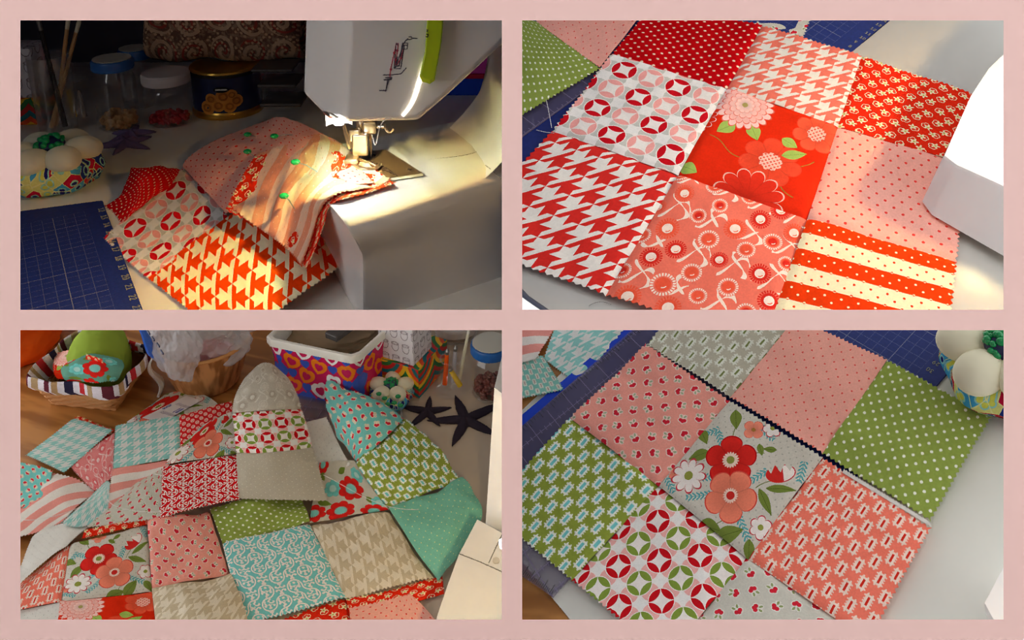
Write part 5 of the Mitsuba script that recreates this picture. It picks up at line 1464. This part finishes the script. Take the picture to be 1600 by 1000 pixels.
# second strip
s2 = thing('quilt_strip', 'strip of aqua houndstooth, red and flowered squares lying left of the folded strip', 'quilt strip')
pt(s2, [[(181, 666), (230, 657), (280, 650)], [(179, 698), (232, 690), (281, 681)], [(177, 730), (232, 721), (282, 712)]], 'hound', h=.022, way=2, cut='tl', seam='br', seed=140, wrinkle=.0015)
pt(s2, [[(280, 650), (320, 639), (362, 627)], [(281, 681), (324, 670), (366, 660)], [(282, 712), (326, 702), (369, 694)]], 'loops', h=.023, cut='t', seam='l', seed=141)
pt(s2, [[(318, 664), (342, 652), (366, 642)], [(286, 694), (325, 682), (368, 674)], [(258, 724), (315, 716), (370, 707)]], 'garden', h=.026, size=(11, 8), off=(1, 3), way=0, seam='b', seed=142)
pt(s2, [[(254, 726), (312, 717), (370, 708)], [(252, 766), (312, 757), (372, 745)], [(250, 810), (312, 794), (374, 780)]], 'scroll', h=.025, way=0, cut='b', seam='t', seed=143)
pt(s2, [[(176, 731), (222, 724), (268, 717)], [(172, 765), (215, 752), (256, 740)], [(169, 798), (205, 775), (240, 752)]], 'stripe', h=.021, way=1, size=(11.5, 8), rot=.0, cut='l', seam='t', seed=144)
s3 = thing('cloth_square', 'stone square printed with cherries between the red scroll and the pink cherry squares', 'fabric square')
pt(s3, [[(212, 757), (234, 744), (253, 732)], [(172, 792), (212, 782), (252, 770)], [(134, 824), (195, 816), (252, 808)]], 'cherry', h=.024, way=1, size=(12, 9), cut='tbl', seed=145)
s4 = thing('cloth_square', 'folded aqua houndstooth triangle at the left, under the striped square', 'fabric square')
pt(s4, [[(166, 752), (170, 754), (172, 757)], [(130, 786), (150, 784), (171, 778)], [(97, 816), (130, 822), (170, 798)]], 'hound', h=.017, way=2, cut='tbl', seed=146, rot=.7)
s5 = thing('cloth_square', 'aqua houndstooth square lying alone on the wood', 'fabric square')
pt(s5, [[(115, 654), (145, 662), (176, 672)], [(78, 682), (108, 693), (138, 704)], [(41, 711), (70, 724), (100, 738)]], 'hound', h=.014, way=2, cut='tblr', seed=147, wrinkle=.001)
s6 = thing('cloth_square', 'coral square under the aqua houndstooth, only its pinked red edge showing', 'fabric square')
pt(s6, [[(122, 650), (150, 660), (180, 671)], [(84, 678), (114, 690), (146, 702)], [(52, 708), (80, 720), (108, 732)]], 'sprig', h=.008, way=0, cut='tblr', seed=148)
s7 = thing('cloth_square', 'faded pink square of ringed flowers between the houndstooth squares', 'fabric square')
pt(s7, [[(106, 722), (142, 700), (179, 676)], [(124, 744), (150, 728), (178, 708)], [(148, 766), (162, 757), (176, 744)]], 'rings', h=.012, way=1, size=(11.5, 8), cut='tblr', seed=149)
s8 = thing('cloth_square', 'pale pink striped square at the far left edge', 'fabric square')
pt(s8, [[(20, 738), (90, 740), (150, 766)], [(-10, 790), (60, 790), (120, 794)], [(-20, 845), (40, 838), (98, 816)]], 'stripe', h=.010, way=1, size=(12, 12), rot=.9, cut='tblr', seed=150, wrinkle=.003)
s9 = thing('cloth_square', 'aqua flowered square at the left edge, over the pale stripes', 'fabric square')
pt(s9, [[(10, 724), (45, 726), (82, 736)], [(0, 745), (40, 755), (70, 768)], [(-10, 790), (20, 790), (50, 792)]], 'cherry', h=.0125, way=2, size=(10, 10), cut='tblr', seed=151, wrinkle=.002)
s10 = thing('cloth_square', 'white square with fine grey dots left of the grey floral square', 'fabric square')
pt(s10, [[(50, 836), (95, 816), (142, 820)], [(32, 880), (75, 850), (120, 840)], [(8, 932), (60, 886), (103, 858)]], 'dots', h=.0135, way=5, size=(12, 10), cut='tblr', seed=152, wrinkle=.003)
lb = thing('flowered_card', 'flowered card with a white label band lying before the wooden bowl', 'card')
pt(lb, [[(258, 616), (300, 612), (340, 630)], [(226, 640), (270, 634), (318, 642)], [(196, 660), (240, 658), (290, 654)]], 'garden', h=.010, size=(11, 7), off=(2, 2), seed=153, wrinkle=.001)
pt(lb, [[(292, 618), (314, 626)], [(222, 652), (252, 660)]], 'label', h=.0128, size=(9, 2.2), seed=154, name='label', wrinkle=.0005, N=12, label='white label band with small blue print')
# transparent ruler
rl = thing('quilting_ruler', 'clear ruler with pinkish grid under the folded strip, before the hearts box', 'ruler')
m, uv, fr_ = sheet_quad(B, [(466, 616), (512, 622), (514, 660), (474, 660)], .004, .007)
part(rl, 'plate', m, 'm_ruler', B, uv=uv)
thread(B, [(170, 764, .022), (230, 800, .03), (300, 792, .03), (240, 740, .03)], 'pale thread curling over the stone cherry square')
thread(B, [(505, 742, .024), (560, 772, .024), (610, 792, .024), (655, 796, .024)], 'pale thread lying over the red poppies')
thread(B, [(32, 812, .013), (90, 805, .02), (130, 790, .02), (165, 770, .02)], 'pale thread crossing the striped square at the left')
# the end of the sewing machine at the right
ms = thing('sewing_machine', 'white end of a lit sewing machine at the right of the large patchwork', 'sewing machine')
hz = .075
Pt = [(746, 809), (790, 833), (797, 836), (797, 1010), (668, 1010), (682, 962), (698, 915), (716, 866)]
T3 = np.array([B.at(*q, hz) for q in Pt]); Bt = np.array([B.at(*q, .028) * [1, 1, 0] + [0, 0, .016] for q in [(x + 3, y + 60) if k not in (2, 3, 4) else (x, y + 60) for k, (x, y) in enumerate(Pt)]])
Bt = T3 * [1, 1, 0] + [0, 0, .012]; cc = T3.mean(0)
part(ms, 'free_arm', loft([Bt, T3 * [1, 1, 0] + [0, 0, hz - .012], (T3 - cc) * .995 + cc - [0, 0, .004], (T3 - cc) * .97 + cc]), 'm_machine', B, smooth=50)
part(ms, 'seam', cat_([tube([B.at(*q, hz + .0003) for q in ((717, 865), (750, 878), (790, 896))], .0006, 5), tube([B.at(*q, hz + .0003) for q in ((786, 832), (775, 855), (764, 879))], .0006, 5)]), 'm_machine_seam', B)
part(ms, 'screw', trimesh.creation.cylinder(.004, .002, sections=20).apply_translation(B.at(775, 876, hz + .0008)), 'm_chrome', B)
b0, b1 = B.at(752, 806, .05), B.at(800, 830, .05)
pl_ = [B.at(755, 800, hz)[:2], B.at(797, 820, hz)[:2], B.at(797, 700, hz)[:2], B.at(785, 690, hz)[:2]]
zt2 = .24
up_ = np.array([[*p_, 0.012] for p_ in pl_]); tp_ = np.array([[*np.minimum(np.array(p_) + [.014, .01], [-.004, 9]), zt2] for p_ in pl_])
part(ms, 'pillar', loft([up_, tp_]), 'm_machine', B, smooth=30)
lp3 = B.at(790, 870, hz + .085)
lk3 = part(ms, 'lamp_bulb', lathe([(0, -.004), (.003, -.003), (.004, .003), (0, .004)], 20, np.array([-.009, lp3[1] - .03, lp3[2] + .045])), 'm_white_plastic', B, smooth=True)
scene[lk3]['emitter'] = lamp('l3', LAMP_3)
# ================================================================ lower right: strips of the floral block on the cutting mat
B = B4
table(B, 0, 0, 1, 1, 'm_tabletop_grey', 'pale table under the grey floral quilt rows and the blue mat', poly=Polygon([B.at(*q)[:2] for q in ((806, 866), (891, 968), (905, 984), (1690, 984), (1690, 505), (960, 505), (806, 650))]))
mt = thing('cutting_mat', 'blue cutting mat with a yellow grid under the loose quilt strip', 'cutting mat')
m, uv, fr_ = sheet_quad(B, [(1320, 767), (1460, 606), (1500, 560), (1545, 508), (975, 508), (816, 645), (806, 654), (806, 728)][:1] + [(1548, 506), (975, 508), (806, 660)], .0003, .0022)
def poly_sheet(pts, h0, h1):
    P = np.array([B.at(*q, h1)[:2] for q in pts]); m = prism(Polygon(P), h1 - h0, h0)
    return m
mm = poly_sheet([(1320, 767), (1460, 606), (1548, 506), (985, 506), (818, 646), (806, 656), (806, 728)], .0003, .0022)
mv = np.asarray(mm.vertices)[np.asarray(mm.faces)].reshape(-1, 3); o_ = B.at(1460, 606)[:2]; e_ = B.at(1320, 767)[:2] - o_; e_ /= np.linalg.norm(e_); n_ = np.array([-e_[1], e_[0]]); n_ = n_ if (B.at(1000, 600)[:2] - o_) @ n_ > 0 else -n_
fr_ = (np.array([*o_, .0022]), np.array([*e_, 0]), np.array([*n_, 0]))
part(mt, 'board', (mv, np.arange(len(mv)).reshape(-1, 3)), 'm_mat', B, uv=np.stack([(mv[:, :2] - o_) @ e_ * 100 + 40, (mv[:, :2] - o_) @ n_ * 100], 1))
part(mt, 'numbers', on_board(fr_, [(str(30 - k), -1.5 - 1.0 * k, .9, -1.57) for k in range(0, 9)], size=.0042), 'm_mat_ink', B, label='pale numbers along the edge of the mat')
part(mt, 'border', poly_sheet([(985, 506), (818, 646), (806, 656), (806, 670), (818, 664), (1004, 506)], .0023, .0027), 'm_mat_edge', B, label='bright blue border of the mat')
rl = thing('quilting_ruler', 'smoky clear ruler with black marks lying along the left side of the mat', 'ruler')
R_ = [(806, 674), (998, 506), (1160, 590), (863, 932), (806, 893)]
mm = poly_sheet(R_, .003, .0055); mv = np.asarray(mm.vertices)[np.asarray(mm.faces)].reshape(-1, 3)
o_ = B.at(863, 932)[:2]; e_ = B.at(998, 814)[:2] - o_; e_ /= np.linalg.norm(e_); n_ = np.array([-e_[1], e_[0]])
part(rl, 'plate', (mv, np.arange(len(mv)).reshape(-1, 3)), 'm_ruler', B, uv=np.stack([(mv[:, :2] - o_) @ e_ * 100, (mv[:, :2] - o_) @ n_ * 100], 1))
edge0, edge1 = B.at(806, 674, .0057), B.at(1000, 506, .0057); ms_ = []
for k in range(46):
    a_ = edge0 + (edge1 - edge0) * k / 46; L_ = .010 if k % 4 == 0 else .006
    d_ = np.array([(edge1 - edge0)[1], -(edge1 - edge0)[0], 0]); d_ /= np.linalg.norm(d_)
    ms_.append(tube([a_ + d_ * .001, a_ + d_ * L_], .00035, 4))
part(rl, 'marks', cat_(ms_), 'm_black', B, stuff=True, label='black measuring marks')
e0, e1 = B.at(806, 893, .0057), B.at(863, 932, .0057); ms_ = []
for k in range(22):
    a_ = e0 + (e1 - e0) * k / 22; d_ = np.array([-(e1 - e0)[1], (e1 - e0)[0], 0]); d_ /= np.linalg.norm(d_); d_ = d_ if d_[1] > 0 else -d_
    ms_.append(tube([a_ + d_ * .001, a_ + d_ * (.010 if k % 4 == 0 else .005)], .00035, 4))
part(rl, 'marks', cat_(ms_), 'm_black', B, stuff=True, label='black measuring marks')
single('wooden_table', prism(Polygon([B.at(*q)[:2] for q in ((806, 860), (893, 972), (896, 984), (806, 984))]), .010, -.012), 'm_wood', 'brown wooden table top beside the end of the smoky ruler', 'table', B)
single('wooden_table', prism(Polygon([B.at(*q)[:2] for q in ((806, 506), (985, 506), (856, 630), (806, 690))]), .0055, -.006), 'm_wood', 'brown wood showing at the left edge beneath the aqua squares', 'table', B)
for rows, fab, w_, lb, sd in (([[(880, 480), (985, 500)], [(850, 560), (905, 600)]], 'hound', 2, 'pale aqua houndstooth square beyond the mat, upper left', 301), ([[(790, 560), (848, 555)], [(800, 625), (880, 608)]], 'ikat', 3, 'sea green square with grey bars at the left edge', 302), ([[(780, 480), (880, 490)], [(790, 575), (838, 560)]], 'stripe', 1, 'faded pink striped square left of the pale houndstooth, beyond the blue mat edge', 303)):
    sq = thing('cloth_square', lb, 'fabric square'); patch(sq, net(B, rows, .003 + .001 * (sd - 300)), fab, (10, 9), B, cut='tblr', way=w_, seed=sd, N=36, wrinkle=.002)
pc = B.at(1580, 594); pc[2] = 0
pincushion(B, pc, .058, 'flower pincushion with cream petals, blue print and green beads by the blue mat', seed=15, rot=.5)
mc = [(1537, 942), (1572, 876), (1640, 900), (1640, 1000), (1560, 985)]
Tq = np.array([B.at(*q, .045) for q in mc]); Bq = np.array([B.at(q[0] + 4, q[1] + 30, .012) for q in mc])
ms = thing('sewing_machine', 'pale corner of a sewing machine at the lower right edge of the white table', 'sewing machine')
part(ms, 'free_arm', loft([Tq * [1, 1, 0] + [0, 0, .0005], Tq - [0, 0, .004], Tq * .97 + Tq.mean(0) * .03]), 'm_machine', B, smooth=30)
strip = thing('quilt_strip', 'loose sewn strip of stone, pink dotted and green dotted squares lying on the blue mat', 'quilt strip')
A = [[(1106, 415), (1243, 497), (1385, 561), (1547, 652)], [(1011, 537), (1140, 619), (1285, 707), (1453, 812)]]
for c, (k, w, ro, of) in enumerate([('ikat', 2, 0, (0, 0)), ('dots', 2, 0, (0, 0)), ('dots', 1, 0, (0, 0))]):
    S = quad(B, [A[0][c], A[0][c + 1], A[1][c + 1], A[1][c]], 0.0092)
    patch(strip, S, k, (11.6, 12), B, cut='tb' + ('l' if c == 0 else 'r' if c == 2 else ''), seam={0: 'r', 1: 'lr', 2: 'l'}[c], rot=ro, off=of, way=w, seed=40 + c)
blk = thing('quilt_block', 'quilt block rows with a grey floral square between cherry pink and coral squares', 'quilt block')
g = [[(1009, 538), (1139, 625), (1284, 713), (1453, 824)], [(890, 651), (1028, 757), (1168, 871), (1357, 1000)], [(763, 797), (893, 905), (1040, 1025), (1225, 1150)]]
F6 = [[('cherry', 0, 0, (0, 0)), ('garden', 0, 0, (0, 0)), ('ikat', 1, 0, (0, 0))], [('ikat', 0, 0, (0, 0)), ('peel', 1, 0, (0, 0)), ('cherry', 1, 0, (0, 0))]]
for r in range(2):
    for c in range(3):
        k, w, ro, of = F6[r][c]
        h = 0.0105 if r == 0 else 0.0075
        S = quad(B, [(*g[r][c], h), (*g[r][c + 1], h), (*g[r + 1][c + 1], h), (*g[r + 1][c], h)])
        cut = ('t' if r == 0 else 'b') + ('l' if c == 0 else '') + ('r' if c == 2 else '')
        patch(blk, S, k, (12, 12), B, cut=cut, seam=''.join(x for x in 'tbrl' if x not in cut), rot=ro, off=of, way=w, seed=50 + r * 3 + c)

patch(blk, quad(B, [(1318, 733, .0112), (1452, 815, .0112), (1456, 824, .0108), (1316, 738, .0108)]), 'dots', (11, .6), B, cut='t', way=5, seed=77, N=60, name='raw_edge', wrinkle=.0004, label='frayed white pinked raw edge')
